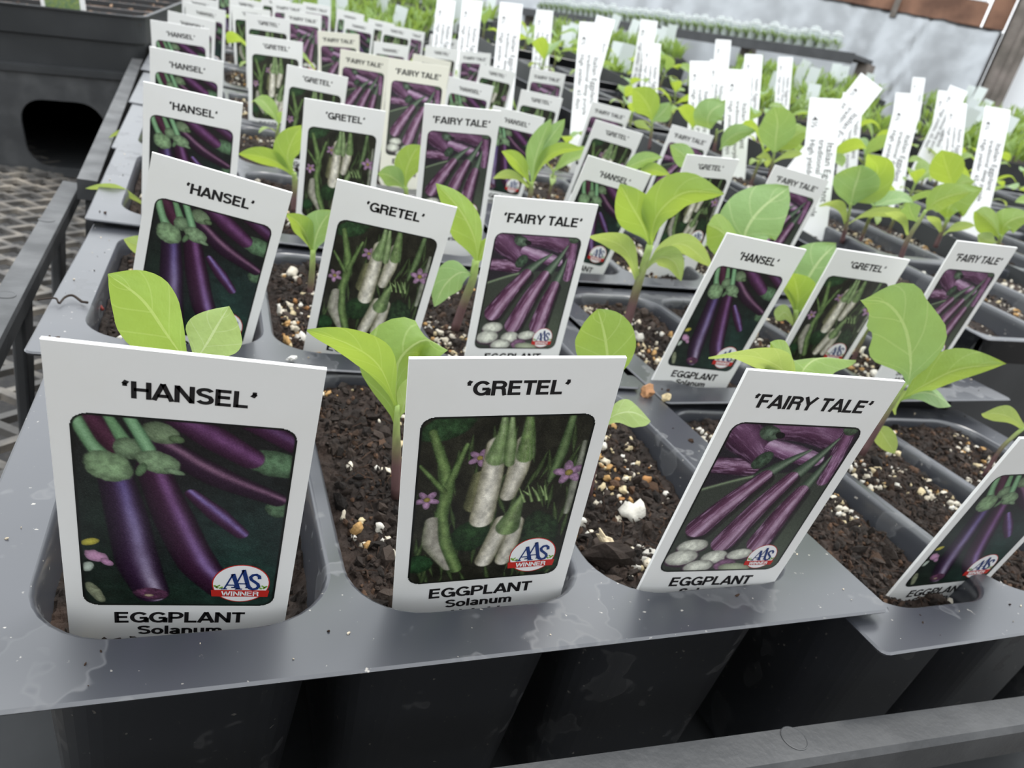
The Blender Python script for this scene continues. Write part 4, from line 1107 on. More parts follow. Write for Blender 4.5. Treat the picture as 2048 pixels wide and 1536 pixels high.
hero('seedling with a drooping and a folded leaf left of the front white eggplant tag', (0, 0), (800, 955), [(793, 905), (793, 860), (795, 810)],
     [([(795, 820), (760, 735), (700, 690), (614, 661)], 92, dict(fold=.25, roll=-30, dy=-4)), ([(796, 870), (792, 790), (800, 720), (850, 680), (895, 700)], 150, dict(fold=.75, roll=25, dy=6)),
      ([(797, 840), (815, 790), (830, 750)], 46, dict(fold=.4, mat=M_COTY))], 103)
hero('seedling with one round leaf right of the front white eggplant tag', (0, 0), (1185, 960), [(1195, 880), (1205, 800), (1210, 750)],
     [([(1212, 765), (1215, 715), (1208, 665), (1195, 618)], 124, dict(shape='round', fold=.1, roll=10, dy=4)), ([(1200, 850), (1235, 828), (1268, 825), (1301, 842)], 66, dict(shape='strap', fold=.15, roll=-25, coty=True))], 104)
hero('seedling with a soil specked folded leaf behind the front striped eggplant tag', (0, 0), (1590, 960), [(1600, 880), (1600, 800), (1598, 765)],
     [([(1596, 775), (1560, 735), (1500, 712), (1417, 716)], 78, dict(fold=.15, roll=-50, mat=M_COTY, dy=-3)), ([(1600, 770), (1610, 735), (1645, 715), (1712, 722)], 88, dict(fold=.55, roll=-40, dy=8)),
      ([(1598, 770), (1580, 735), (1560, 710), (1541, 686)], 84, dict(fold=.4, roll=35))], 97)
hero('seedling with a large lobed leaf right of the front striped eggplant tag', (1, 0), (1735, 880), [(1765, 835), (1790, 795), (1808, 765)],
     [([(1816, 770), (1822, 725), (1810, 655), (1775, 608), (1722, 600)], 150, dict(shape='lobed', fold=.12, roll=8, mat=M_LEAF2, dy=4)),
      ([(1800, 800), (1850, 770), (1920, 738), (2012, 728)], 96, dict(fold=.35, roll=42, dy=-2)), ([(1800, 800), (1845, 785), (1880, 795), (1902, 812)], 50, dict(fold=.2, roll=-30, mat=M_LEAF2)),
      ([(1790, 830), (1785, 790), (1795, 765)], 58, dict(fold=.7, mat=M_COTY)), ([(1752, 850), (1765, 868), (1790, 907)], 42, dict(shape='strap', coty=True, fold=.1))], 108, (1.1, .8))
hero('small seedling with a lone seed leaf at the right edge above the front tag', (1, 0), (1982, 925), [(2000, 900), (2030, 870), (2050, 855)],
     [([(2050, 858), (2025, 838), (2000, 828), (1964, 827)], 44, dict(shape='strap', coty=True, fold=.15, roll=-25)), ([(2050, 856), (2080, 840), (2120, 840)], 44, dict(shape='strap', coty=True))], 100, (.55, .45))
# second row
hero('seedling showing a pale leaf edge left of the second row dark purple eggplant tag', (0, 1), (330, 580), [(325, 545), (318, 520)],
     [([(318, 520), (295, 500), (270, 488), (247, 478)], 42, dict(fold=.3, roll=-20, mat=M_COTY)), ([(318, 520), (340, 490), (350, 470)], 40, {})], 184, (.9, .7))
hero('seedling with two cupped leaves between the second row purple and white eggplant tags', (0, 1), (620, 590), [(624, 545), (626, 500)],
     [([(626, 510), (612, 470), (595, 445), (572, 428)], 46, dict(fold=.4, roll=-20)), ([(627, 510), (632, 475), (645, 445), (664, 420)], 68, dict(fold=.35, roll=15, mat=M_LEAF2))], 196, (.9, .7))
hero('tall seedling between the second row white and striped eggplant tags', (0, 1), (915, 632), [(930, 600), (945, 560), (952, 520)],
     [([(955, 540), (950, 480), (920, 420), (872, 367)], 78, dict(fold=.4, roll=25, dy=-4)), ([(948, 550), (920, 545), (890, 570), (869, 613)], 66, dict(fold=.15, roll=-15, mat=M_LEAF2, dy=-6)), ([(955, 530), (965, 500), (975, 475)], 30, dict(fold=.4))], 172, (1.3, 1.0))
hero('many leaved seedling right of the second row striped eggplant tag', (0, 1), (1257, 640), [(1270, 590), (1285, 540), (1300, 490)],
     [([(1300, 490), (1285, 450), (1262, 410), (1240, 368)], 86, dict(fold=.25, roll=-8, dy=4)), ([(1302, 490), (1315, 430), (1370, 385), (1448, 388)], 92, dict(fold=.4, roll=28, dy=-6)),
      ([(1275, 560), (1258, 510), (1230, 485), (1176, 472)], 54, dict(fold=.2, roll=-35, coty=True, shape='strap')), ([(1292, 535), (1320, 500), (1370, 490), (1424, 535)], 48, dict(fold=.2, roll=40, coty=True, shape='strap')), ([(1290, 540), (1320, 515), (1350, 525), (1362, 562)], 50, dict(fold=.3, roll=20, mat=M_COTY))], 186, (1.5, 1.1))
hero('seedling with a large overlapping leaf behind the second row purple tag of the middle column', (1, 1), (1500, 640), [(1500, 570), (1500, 520)],
     [([(1500, 520), (1490, 470), (1520, 420), (1578, 374)], 125, dict(shape='round', fold=.1, roll=5, mat=M_LEAF2, dy=6)), ([(1498, 530), (1470, 490), (1440, 460), (1415, 450)], 84, dict(fold=.45, roll=30, dy=-4))], 192, (1.2, .9))
hero('seedling with stacked leaves between the second row purple and white tags, middle column', (1, 1), (1588, 700), [(1590, 660), (1592, 620)],
     [([(1592, 630), (1610, 570), (1640, 520), (1672, 488)], 112, dict(fold=.15, roll=12, mat=M_LEAF2, dy=5)), ([(1590, 640), (1596, 600), (1592, 570), (1585, 545)], 70, dict(fold=.45, roll=-15)), ([(1590, 650), (1570, 625), (1552, 640)], 34, dict(shape='strap', coty=True))], 186, (1.1, .8))
# third row
hero('seedling with a pointed leaf left of the third row white eggplant tag', (0, 2), (590, 400), [(590, 370), (588, 345)],
     [([(586, 352), (555, 325), (515, 312), (476, 308)], 42, dict(fold=.3, roll=-30)), ([(588, 350), (575, 315), (585, 280), (603, 250)], 58, dict(fold=.4, roll=20))], 262, (1.1, .8))
hero('seedling between the third row white and striped eggplant tags', (0, 2), (812, 430), [(812, 400), (812, 375)],
     [([(810, 380), (795, 362), (775, 350), (755, 347)], 46, dict(fold=.2, roll=-20, mat=M_LEAF2)), ([(812, 380), (812, 345), (825, 310), (840, 290)], 56, dict(fold=.4, roll=10))], 275, (1.0, .8))
hero('seedling with raised narrow leaves right of the third row striped eggplant tag', (0, 2), (1060, 400), [(1062, 380), (1063, 365)],
     [([(1062, 370), (1070, 320), (1085, 275), (1102, 238)], 46, dict(fold=.35, roll=15, mat=M_LEAF2)), ([(1064, 370), (1085, 325), (1120, 300), (1168, 298)], 34, dict(fold=.35, roll=40)), ([(1061, 372), (1045, 340), (1025, 315), (1003, 302)], 34, dict(fold=.35, roll=-20)), ([(1058, 375), (1035, 355), (1010, 350), (985, 357)], 26, dict(shape='strap', coty=True, roll=-40)), ([(1085, 300), (1105, 270), (1130, 238)], 34, dict(fold=.3, mat=M_LEAF2))], 268, (1.2, .9))
hero('seedling stretching a thin seed leaf over the tray rim in the third row', (0, 2), (300, 440), [(298, 425), (295, 412)],
     [([(295, 414), (265, 395), (225, 376), (171, 377)], 20, dict(shape='strap', coty=True, fold=.3, roll=-40, dy=-4)), ([(296, 412), (320, 400), (345, 398)], 22, dict(shape='strap', coty=True)), ([(296, 412), (310, 385), (330, 365)], 40, {})], 258, (.8, .6))
hero('seedling stretching a thin seed leaf over the tray rim in the fourth row', (0, 3), (305, 330), [(303, 300), (300, 272)],
     [([(300, 270), (275, 262), (245, 263), (217, 276)], 12, dict(shape='strap', coty=True, fold=.2, roll=-45)), ([(300, 270), (330, 260), (350, 262)], 14, dict(shape='strap', coty=True)), ([(300, 270), (315, 245), (330, 230)], 30, {})], 345, (.8, .6))
hero('leafy seedling behind the third row purple tag of the middle column', (1, 2), (1270, 420), [(1268, 380), (1266, 350)],
     [([(1240, 345), (1265, 330), (1295, 318), (1325, 315)], 34, dict(fold=.25, roll=30, mat=M_LEAF2)), ([(1266, 355), (1300, 340), (1340, 350)], 30, dict(fold=.3, roll=30))], 262, (1.0, .8))
hero('seedling with an upright pointed leaf behind the third row white tag, middle column', (1, 2), (1392, 400), [(1390, 370), (1388, 345)],
     [([(1388, 350), (1380, 325), (1362, 305), (1340, 290)], 44, dict(fold=.3, roll=15, mat=M_LEAF2)), ([(1389, 350), (1410, 335), (1440, 330)], 34, dict(fold=.3, roll=30))], 268, (1.0, .8))
HERO_DONE = {(1, 0, 1), (0, 0, 0), (0, 0, 1), (0, 0, 2), (1, 0, 0), (0, 1, 0), (0, 1, 1), (0, 1, 2), (1, 1, 0), (1, 1, 1), (0, 2, 0), (0, 2, 1), (0, 2, 2), (0, 3, 0), (1, 2, 0), (1, 2, 1)}

# every other cell gets a seedling grown from a set of leaf shapes
def grow(label, base, scale, az, lean=(0, 0), nleaf=2, coty=True, group=None, pale=False):
    s = Seedling(label, base, group) if group else Seedling(label, base)
    H_ = 17 * scale
    top = np.array(base) + np.array([lean[0], lean[1], H_])
    s.stem([np.array(base) + np.array([lean[0] * .3, lean[1] * .3, H_ * .5]), top], .9 * scale, .65 * scale)
    for k in range(nleaf):
        a = az + k * (math.pi + random.uniform(-.5, .5)) if nleaf == 2 else az + k * 2.1
        L = scale * random.uniform(15, 23); up = random.uniform(.35, 1.05)
        d = np.array([math.cos(a), math.sin(a), 0]); z = np.array([0, 0, 1.0])
        P = [top - z * .5, top + d * L * .3 + z * L * .3 * up, top + d * L * .68 + z * L * .55 * up, top + d * L + z * L * .5 * up * random.uniform(.6, 1.1)]
        right = np.cross(P[-1] - P[0], z); right /= np.linalg.norm(right)
        right = rot_about(right, P[-1] - P[0], random.uniform(-.45, .45))
        obj('leaf', leaf_mesh(P, L * random.uniform(.55, .8), right, random.uniform(.12, .4), random.choice(('ovate', 'round', 'ovate')), .03, random.choice((M_LEAF, M_LEAF, M_LEAF2)), 0, 12, 7, s.base), s.t)
    if coty:
        for k in range(2):
            a = az + 1.5 + k * math.pi + random.uniform(-.3, .3); L = scale * random.uniform(10, 14); d = np.array([math.cos(a), math.sin(a), 0]); z = np.array([0, 0, 1.0])
            q = np.array(base) + (top - np.array(base)) * .62
            P = [q, q + d * L * .35 + z * L * .22, q + d * L * .75 + z * L * .2, q + d * L - z * L * .05]
            right = np.cross(P[-1] - P[0], z)
            obj('seed_leaf', leaf_mesh(P, L * .36, right, .2, 'strap', .02, M_COTY, 0, 9, 5, s.base), s.t)
RH = [('seedling with one round leaf beside the broad white label', (1690, 470), [(1695, 440), (1702, 405)], [([(1702, 410), (1708, 380), (1716, 355), (1722, 330)], 88, dict(shape='round', fold=.08, mat=M_LEAF2)), ([(1702, 405), (1735, 385), (1755, 340), (1735, 308)], 70, dict(fold=.3)), ([(1692, 450), (1685, 420), (1668, 408), (1638, 412)], 26, dict(shape='strap', coty=True, roll=-30)), ([(1694, 450), (1730, 430), (1775, 425), (1845, 440)], 26, dict(shape='strap', coty=True, roll=40))], 268),
 ('leaning seedling in front of the long curved white label', (1800, 525), [(1815, 480), (1840, 440), (1852, 420)], [([(1850, 425), (1870, 405), (1905, 390), (1945, 383)], 56, dict(fold=.3, roll=25)), ([(1835, 445), (1822, 425), (1818, 405)], 40, dict(fold=.3, mat=M_LEAF2)), ([(1815, 470), (1808, 445), (1790, 430), (1770, 425)], 24, dict(shape='strap', coty=True, roll=-30))], 205),
 ('seedling with a broad yellow green leaf right of the leaning one', (1878, 478), [(1888, 455), (1895, 435)], [([(1894, 445), (1898, 415), (1925, 392), (1965, 378)], 78, dict(fold=.3, roll=15)), ([(1884, 470), (1872, 445), (1855, 432)], 20, dict(shape='strap', coty=True, roll=-30)), ([(1886, 470), (1910, 455), (1950, 452)], 22, dict(shape='strap', coty=True, roll=40))], 238),
 ('seedling with a folded leaf at the right edge behind the striped tag', (1996, 500), [(1998, 485), (2002, 470)], [([(2000, 480), (1990, 455), (1970, 435), (1950, 423)], 52, dict(fold=.45, roll=25)), ([(2002, 478), (2010, 450), (2035, 435), (2070, 430)], 56, dict(fold=.35, roll=15)), ([(1995, 485), (1975, 480), (1955, 470)], 32, dict(mat=M_COTY))], 214),
 ('seedling with a tall round leaf beside the curved middle label', (1542, 350), [(1545, 325), (1550, 300)], [([(1550, 305), (1552, 275), (1555, 245), (1548, 213)], 72, dict(shape='round', fold=.1, mat=M_LEAF2)), ([(1550, 305), (1572, 285), (1600, 265), (1625, 262)], 44, dict(fold=.3)), ([(1546, 325), (1575, 310), (1605, 308)], 18, dict(shape='strap', coty=True, roll=30)), ([(1546, 325), (1530, 312), (1512, 315)], 16, dict(shape='strap', coty=True, roll=-30))], 330),
 ('seedling with a round leaf below the touching pair of white labels', (1432, 290), [(1432, 275), (1434, 258)], [([(1420, 258), (1415, 240), (1425, 220), (1450, 206)], 62, dict(shape='round', fold=.1, mat=M_LEAF2)), ([(1440, 300), (1455, 280), (1480, 265), (1512, 262)], 40, dict(fold=.25, roll=20, mat=M_LEAF2))], 392),
 ('seedling with a pointed leaf left of the touching white labels', (1302, 285), [(1303, 262), (1304, 240)], [([(1304, 245), (1300, 220), (1285, 195), (1266, 176)], 56, dict(fold=.25)), ([(1304, 245), (1325, 225), (1340, 205)], 40, dict(fold=.3, mat=M_LEAF2)), ([(1303, 262), (1285, 250), (1268, 245)], 16, dict(shape='strap', coty=True))], 396),
 ('seedling with a yellow green leaf under the curved label near the post', (1905, 408), [(1906, 390), (1907, 372)], [([(1907, 378), (1900, 355), (1890, 325), (1884, 300)], 64, dict(fold=.25)), ([(1907, 376), (1925, 365), (1950, 362)], 40, dict(fold=.3))], 318)]
R_DONE = set()
for lab, base, st_, lv_, Y in RH:
    h_ = hero(lab, None, base, st_, lv_, Y, (1.1, .6)); h_.t['group'] = 'eggplant seedlings in the raised packs'
    best = min(((np.linalg.norm((cell_point(('R', c, r), i) - h_.base)[:2]), c, r, i) for c, r in raised for i in range(3)))
    R_DONE.add(best[1:])
CN = {0: 'dark purple', 1: 'white', 2: 'striped'}
for c in (0, 1):
    for r in range(len(FRONTY)):
        for i in range(3):
            if (c, r, i) in HERO_DONE: continue
            if c == 1 and r == 0 and i == 2: continue
            B = cell_point((c, r), i, random.uniform(.4, .65), random.uniform(.42, .7), .5)
            x, y, dp = project(B + [0, 0, 15])
            if x < -50 or x > 2140 or y < -20 or y > 1500: continue
            grow(f'eggplant seedling behind the {CN[i]} eggplant tag, {ORD[r]} row of the {COLN[c]} pack column', B, random.uniform(.75, 1.0), random.uniform(0, 6.28), (random.uniform(-2, 2), random.uniform(-2, 2)))
CELLN = ['left', 'middle', 'right']
for (c, r) in raised:
    for i in range(3):
        if (c, r, i) in R_DONE: continue
        B = cell_point(('R', c, r), i, random.uniform(.35, .65), random.uniform(.35, .65), .5)
        x, y, dp = project(B + [0, 0, 15])
        if x < 0 or x > 2100 or y < -15 or y > 1200: continue
        grow(f'eggplant seedling in the {CELLN[i]} cell, {ORD[r]} raised pack of the {RCOL[c]} raised column', B, random.uniform(1.0, 1.5), random.uniform(0, 6.28), (random.uniform(-3, 3), random.uniform(-3, 3)), group='eggplant seedlings in the raised packs')

# ------------------------------------------------------------------ crate with a hand hole and a pot insert, far left
CU = np.array([.986, -.119, .121]); CU /= np.linalg.norm(CU)
CW = np.array([0, -.07, 1.0]); CW -= CU * (CW @ CU); CW /= np.linalg.norm(CW)
CV = np.cross(CW, CU)
CROT = Matrix([[CU[i], CV[i], CW[i]] for i in range(3)]).to_euler()
CO = np.array([-69.0, 568.0, BENCH])
def on_face(px, py):
    d = ray(px, py); t = ((CO - CAMP) @ CV) / (d @ CV); P = CAMP + d * t
    return (P - CO) @ CU, (P - CO) @ CW
crate = thing('stacking_crate', 'charcoal plastic crate with a rounded hand hole, far left', 'crate', W(CO))
crate.rotation_euler = CROT
s0, s1, hc = -105.0, on_face(268, 150)[0], on_face(130, 140)[1]
ha = [on_face(*p) for p in ((48, 270), (215, 275), (130, 203), (140, 338))]
bm = bmesh.new()
def face_with_holes(y, flip):
    loops = [np.array([(s0, y, 0), (s1, y, 0), (s1, y, hc), (s0, y, hc)])]
    hw_, hz0, hz1 = ha[1][0] - ha[0][0], ha[3][1], ha[2][1]
    for k in (0, 1):
        x0 = ha[0][0] - k * (hw_ + 16)
        if x0 < s0 + 3: break
        r = rrect(x0, x0 + hw_, hz0, hz1, min(hw_, hz1 - hz0) * .33, 6)
        loops.append(np.stack([r[:, 0], np.full(len(r), y), r[:, 1]], 1))
    out = []
    es = []
    for L in loops:
        v = [bm.verts.new(Vector(p) / 1000) for p in L]; out.append(v)
        es += [bm.edges.new((v[i], v[(i + 1) % len(v)])) for i in range(len(v))]
    bmesh.ops.triangle_fill(bm, edges=es, use_beauty=True)
    return out
fa = face_with_holes(0, False); fb_ = face_with_holes(2.5, True)
for A_, B_ in zip(fa, fb_):
    for i in range(len(A_)): bm.faces.new((A_[i], A_[(i + 1) % len(A_)], B_[(i + 1) % len(A_)], B_[i]))
bmesh.ops.recalc_face_normals(bm, faces=bm.faces)
me = bpy.data.meshes.new('front_wall'); bm.to_mesh(me); bm.free(); me.materials.append(M_TRAY)
obj('front_wall', me, crate)
for nm, bx in (('side_wall', (s1 - 2.5, s1, 2.6, 430, 0, hc)), ('side_wall', (s0, s0 + 2.5, 2.6, 430, 0, hc)), ('back_wall', (s0, s1, 430, 432.5, 0, hc)), ('floor_panel', (s0 + 2.6, s1 - 2.6, 2.6, 429, .2, 2)), ('rim', (s0, s1 + 1, -1.5, -.05, hc - 3, hc + .5))):
    mb = MB(); mb.box(*bx); obj(nm, mb.mesh(nm, M_CRATE), crate)
mb = MB(); mb.box(s0, s1 + 1, -.05, 433, hc + .05, hc + 1.2); obj('top_shelf', mb.mesh('top_shelf', M_CRATE), crate)
# pot insert standing on the crate
hp = on_face(285, 40)[1] - hc
ptr = thing('pot_insert', 'black pot insert filled with brown soil standing on the crate', 'seedling tray', W(CO + CW * (hc + 1.3)))
ptr.rotation_euler = crate.rotation_euler
p0s, p1s = -104.0, on_face(288, 40)[0]
mb = MB()
rr = lambda i, z: rrect(p0s + i, p1s - i, 2 + i, 420 - i, 9, 6, z)
mb.loft([rr(5, 0), rr(4, hp * .50), rr(2.4, hp * .52), rr(1.2, hp - 1), rr(0, hp - 1), rr(0, hp), rr(2.5, hp), rr(3.5, hp - 7)], cap0=True)
obj('tray_body', mb.mesh('tray_body', M_CRATE), ptr)
for yy in (50, 100, 150, 200, 250, 300):
    mb = MB(); mb.box(p0s + 4, p1s - 4, yy, yy + 3, hp - 7, hp - 1); obj('divider', mb.mesh('divider', M_CRATE), ptr)
n_ = 60
gx, gy = np.meshgrid(np.linspace(p0s + 3.2, p1s - 3.2, n_ * 2), np.linspace(5.4, 416, n_), indexing='ij')
gz = hp - 4.5 + 3 * (fbm(gx / 8, gy / 8, 61, 4) - .5)
idx = np.arange(n_ * 2 * n_).reshape(n_ * 2, n_)
Q = np.stack([idx[:-1, :-1], idx[1:, :-1], idx[1:, 1:], idx[:-1, 1:]], -1).reshape(-1, 4)
gc = np.array([.11, .065, .042]) * (.4 + 1.3 * fbm(gx / 2, gy / 2, 66, 3).reshape(-1, 1))
cp = rng.uniform([p0s + 6, 7], [p1s - 6, 400], (900, 2)); cc = np.where(rng.random((900, 1)) < .2, np.array([[.32, .22, .15]]), np.array([[.05, .03, .02]])) * rng.uniform(.6, 1.3, (900, 1))
v2, f2, c2 = chunks(np.stack([cp[:, 0], cp[:, 1], np.full(900, hp - 4.2) + rng.uniform(-1, 1.2, 900)], 1), rng.uniform(.4, 1.5, 900), cc, .35, 1)
obj('soil', mesh_np('soil', np.concatenate([np.stack([gx, gy, gz], -1).reshape(-1, 3), v2]), [Q, f2 + len(gc)], M_SOIL, cols=np.concatenate([gc, c2])), ptr, kind='stuff')
# herb label in the insert
la, lb = on_face(75, 25)[0], on_face(165, 28)[0]
ht = thing('herb_label', 'white edged label with a green foliage photo in the far left insert', 'plant label', W(CO + CU * la + CV * 9 + CW * (hc + hp - 8)))
ht.rotation_euler = CROT
wl = lb - la
mb = MB(); mb.box(0, wl, 0, .6, -8, 46); obj('card', mb.mesh('card', M_CARD), ht)
gx, gy = np.meshgrid(np.linspace(wl * .09, wl * .88, 40), np.linspace(5, 40, 60), indexing='ij')
gcol = np.stack([90 + 120 * (fbm(gx * 1.2, gy * 1.2, 91, 4)), 130 + 90 * fbm(gx * 1.2, gy * 1.2, 91, 4), 80 + 70 * fbm(gx * 1.4, gy * 1.4, 95, 4)], -1) / 255
idx = np.arange(2400).reshape(40, 60)
Q = np.stack([idx[:-1, :-1], idx[1:, :-1], idx[1:, 1:], idx[:-1, 1:]], -1).reshape(-1, 4)
obj('photo_print', mesh_np('photo_print', np.stack([gx, np.full_like(gx, -.05), gy], -1).reshape(-1, 3), Q, M_PRINT, cols=(gcol ** 2.2 * .55).reshape(-1, 3)), ht)

# ------------------------------------------------------------------ flats of fine seedlings behind the eggplants
def tuft_mesh(seed, wx, wy, n, hgt):
    r = np.random.default_rng(seed); V, Q, U = [], [], []
    for i in range(n):
        p = r.uniform([-wx, -wy], [wx, wy]); a = r.uniform(0, 6.28); L = hgt * r.uniform(.45, 1.05); w = r.uniform(1.2, 3.2); ln = r.uniform(.15, .9)
        d = np.array([math.cos(a), math.sin(a), 0]); s_ = np.array([-d[1], d[0], 0])
        t = np.linspace(0, 1, 5); o = len(V)
        for k, q in enumerate(t):
            c = np.array([p[0], p[1], 0]) + d * L * ln * q * q + np.array([0, 0, L * (q - .35 * ln * q * q)])
            ww = w * (.25, .75, 1, .7, .08)[k]
            V += [c - s_ * ww, c + s_ * ww]; U += [(0, q), (1, q)]
        for k in range(4): Q.append([o + 2 * k, o + 2 * k + 1, o + 2 * k + 3, o + 2 * k + 2])
    return mesh_np('foliage', V, np.array(Q), M_FINE, smooth=True, uv=U)
TUFTS = [tuft_mesh(s, 112, 62, 420, 32) for s in (1, 2, 3)]
def flat_body():
    b = MB(); r = lambda i, z: rrect(-120 + i, 120 - i, -68 + i, 68 - i, 5, 4, z)
    b.loft([r(3, -60), r(0, -1), r(0, 0), r(3, 0), r(4, -6)], cap0=True)
    return b.mesh('tray_body', M_CRATE)
def flat_soil():
    gx, gy = np.meshgrid(np.linspace(-115, 115, 50), np.linspace(-63, 63, 30), indexing='ij')
    gz = -4 + 3 * (fbm(gx / 9, gy / 9, 71, 3) - .5); idx = np.arange(1500).reshape(50, 30)
    Q = np.stack([idx[:-1, :-1], idx[1:, :-1], idx[1:, 1:], idx[:-1, 1:]], -1).reshape(-1, 4)
    return mesh_np('soil', np.stack([gx, gy, gz], -1).reshape(-1, 3), Q, M_SOIL, cols=np.tile([.03, .02, .014], (1500, 1)))
ME_FB, ME_FS = flat_body(), flat_soil()
ME_FT = card_mesh('frosted_label', 15, 64, 10, .5, M_FROST, 2)
LINES = [('front', (660, 38, 890), (2040, 306, 830), 5), ('second', (760, 24, 1060), (2020, 268, 1010), 6), ('third', (860, 4, 1230), (1990, 232, 1190), 6)]
for ln, (ax, ay, ad), (bx_, by_, bd), n in LINES:
    PA, PB = CAMP + ray(ax, ay + 10) * ad, CAMP + ray(bx_, by_ + 10) * bd
    L_ = np.linalg.norm((PB - PA)[:2]); n = int(L_ // 246) + 1
    u3 = (PB - PA) / (n - 1 if n > 1 else 1); ang = math.atan2(u3[1], u3[0]); dl = np.linalg.norm(u3[:2])
    for i in range(n):
        P = PA + (PB - PA) * (i / max(1, n - 1))
        nth = ORD[i].replace('front', 'first')
        f = thing('seedling_flat', f'flat of fine green seedlings, {nth} from the left in the {ln} line', 'seedling flat', W(P), 'flats of fine green seedlings')
        tilt = -math.atan2(u3[2], dl)
        f.rotation_euler = (Matrix.Rotation(ang, 3, 'Z') @ Matrix.Rotation(tilt, 3, 'Y') @ Matrix.Rotation(.10, 3, 'X')).to_euler()
        obj('tray_body', ME_FB, f); obj('soil', ME_FS, f, kind='stuff'); obj('foliage', random.choice(TUFTS), f, kind='stuff')
        mb = MB(); mb.box(-100, 100, -50, 50, -(P[2] - BENCH) + 12, -60.5); st = obj('stand', mb.mesh('stand', M_GREYWOOD), f)
        RF = np.array(f.rotation_euler.to_matrix())
        us = sorted(random.uniform(-108, 108) for _ in range(5))
        for k, u in enumerate(us):
            L0 = P + RF @ np.array([u, random.uniform(-52, 45), 0]) + np.array([0, 0, 38 + random.uniform(-8, 8)])
            w_ = ['leftmost', 'second', 'third', 'fourth', 'rightmost'][k]
            o = thing('plant_label', f'frosted label, {w_} in the {nth} flat of the {ln} line of fine seedlings', 'plant label', W(L0), 'frosted labels among the fine seedlings', me=ME_FT)
            o.rotation_euler = (random.uniform(-.1, .25), random.uniform(-.15, .15), random.uniform(-.9, -.2))

# ------------------------------------------------------------------ row of clear cups on a black shelf in front of the foil
ZC = 262.0
cupL, cupR = atz(1080, 22, ZC), atz(1700, 108, ZC)
dirc = (cupR - cupL); lenc = np.linalg.norm(dirc); dirc /= lenc
nc_ = np.array([dirc[1], -dirc[0], 0])
Ms = (np.stack([dirc, nc_, [0, 0, 1]], 1), cupL)
mb = MB(); mb.box(-200, lenc + 25, -60, 16, -10, -1, Ms); mb.box(-200, lenc + 25, 16, 19, -22, 1, Ms)
sh = thing('display_shelf', 'long black shelf edge carrying the clear cups', 'shelf', W((0, 0, 0)), me=mb.mesh('display_shelf', M_CRATE))
for k in range(5):
    b2 = MB(); s_ = -150 + k * (lenc + 150) / 4; b2.box(s_, s_ + 30, -70, -40, -ZC - 899, -10.2, Ms)
    obj('leg', b2.mesh('leg', M_GREYWOOD), sh)
def nth_word(i):
    a = ['first', 'second', 'third', 'fourth', 'fifth', 'sixth', 'seventh', 'eighth', 'ninth', 'tenth', 'eleventh', 'twelfth', 'thirteenth', 'fourteenth', 'fifteenth', 'sixteenth', 'seventeenth', 'eighteenth', 'nineteenth']
    if i < 19: return a[i]
    t, u = divmod(i + 1, 10)
    tens = ['twent', 'thirt', 'fort', 'fift']
    return tens[t - 2] + ('ieth' if u == 0 else 'y-' + a[u - 1])
def cup_mesh():
    t = np.linspace(0, 2 * np.pi, 20, endpoint=False); R_ = lambda r, z: np.stack([r * np.cos(t), r * np.sin(t), np.full(20, z)], 1)
    b = MB(); b.loft([R_(10, 0), R_(12.5, 24), R_(13.5, 36), R_(9, 44), R_(4, 46)], cap1=True); cup = b.mesh('cup', M_CUP, True)
    b = MB(); b.loft([R_(13.3, 35), R_(14.6, 35.5), R_(14.6, 37), R_(13.0, 37.4)]); rim = b.mesh('rim', M_RIMCUP, True)
    pl = tuft_mesh(9, 8, 8, 90, 36)
    return cup, rim, pl
CUPM = cup_mesh()
nc = int(lenc / 31)
for i in range(nc):
    P = cupL + dirc * (i * 31 + random.uniform(-2, 2)) + np.array([0, 0, 0])
    o = thing('clear_cup', f'clear lidded cup with a small green plant, {nth_word(i)} from the left on the shelf', 'cup', W(P), 'clear cups on the black shelf')
    s_ = random.uniform(.85, 1.1); o.scale = (s_, s_, s_)
    obj('cup_wall', CUPM[0], o); obj('rim', CUPM[1], o); obj('plantlet', CUPM[2], o)

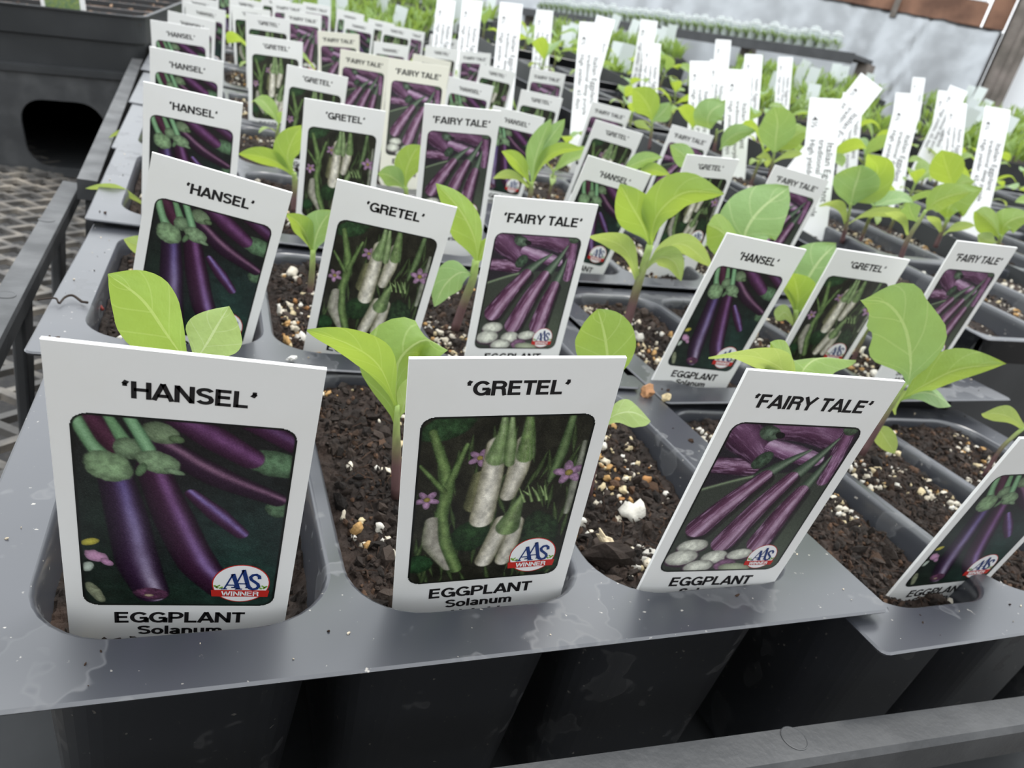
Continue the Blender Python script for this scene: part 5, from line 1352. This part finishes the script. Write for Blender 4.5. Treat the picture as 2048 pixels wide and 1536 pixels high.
# ------------------------------------------------------------------ loose bits lying on the rims
def lump(px, py, z, size, col, name, label, cat, flat=(1, .8, .6), mat=M_BARK):
    P = atz(px, py, z)
    V, F, C = chunks([[0, 0, size * .45]], [size], [col], .3, 2, flat)
    C = C * rng.uniform(.6, 1.15, (len(C), 1))
    thing(name, label, cat, W(P), me=mesh_np(name, V, F, mat, cols=C))
lump(1292, 790, 0, 2.6, (.42, .22, .11), 'bark_chip', 'orange brown bark chip lying on the crossing of four pack rims', 'bark chip')
lump(1330, 800, 0, 1.7, (.62, .5, .3), 'perlite_grain', 'pale cream grain beside the orange bark chip', 'perlite')
lump(207, 436, 1.5, 1.1, (.8, .79, .76), 'perlite_grain', 'single white perlite grain on the grey left rim', 'perlite', mat=M_PERL)
lump(655, 1050, -3, .9, (.5, .22, .1), 'bark_chip', 'small orange chip on the divider between the front cells', 'bark chip')
lump(583, 721, 1.6, 1.2, (.8, .78, .74), 'perlite_grain', 'white perlite grain on the bar behind the front purple tag', 'perlite', mat=M_PERL)
lump(1935, 785, 4, 1.3, (.85, .84, .82), 'perlite_grain', 'round white perlite grain on the rim right of the lobed leaf', 'perlite', mat=M_PERL)
lump(1215, 1125, -7, 3.4, (.03, .022, .018), 'bark_chunk', 'large dark bark chunk on the soil right of the white eggplant tag', 'bark chunk', (1.3, .8, .6))
lump(1212, 1096, -6, 1.9, (.75, .62, .42), 'perlite_grain', 'large cream grain behind the dark bark chunk', 'perlite', (1.3, .8, .6))
lump(1575, 702, 18, 1.1, (.04, .022, .015), 'soil_crumb', 'dark soil crumb caught on the folded leaf', 'soil crumb')
pts = [atz(*p, 1.9) for p in ((75, 600), (95, 601), (112, 601), (118, 607), (130, 598), (145, 595), (160, 602), (175, 608))]
b = MB(); P_ = spline(pts, 30); P_[:, 2] += np.abs(np.sin(np.linspace(0, 7, 30))) * .5; b.tube(P_ - pts[3], np.linspace(.16, .3, 30) , 6)
thing('root_strand', 'thin dark crooked root lying across the grey left rim', 'root', W(pts[3]), me=b.mesh('root_strand', M_ROOT, True))
pts = [atz(*p, -2.5) for p in ((183, 572), (195, 605), (205, 622))]
b = MB(); b.tube(spline(pts, 10) - pts[1] + np.array([0, 0, .4]), np.linspace(.25, .4, 10), 6)
thing('red_twig', 'short dark red twig in the second row left cell', 'twig', W(pts[1]), me=b.mesh('red_twig', M_RED, True))
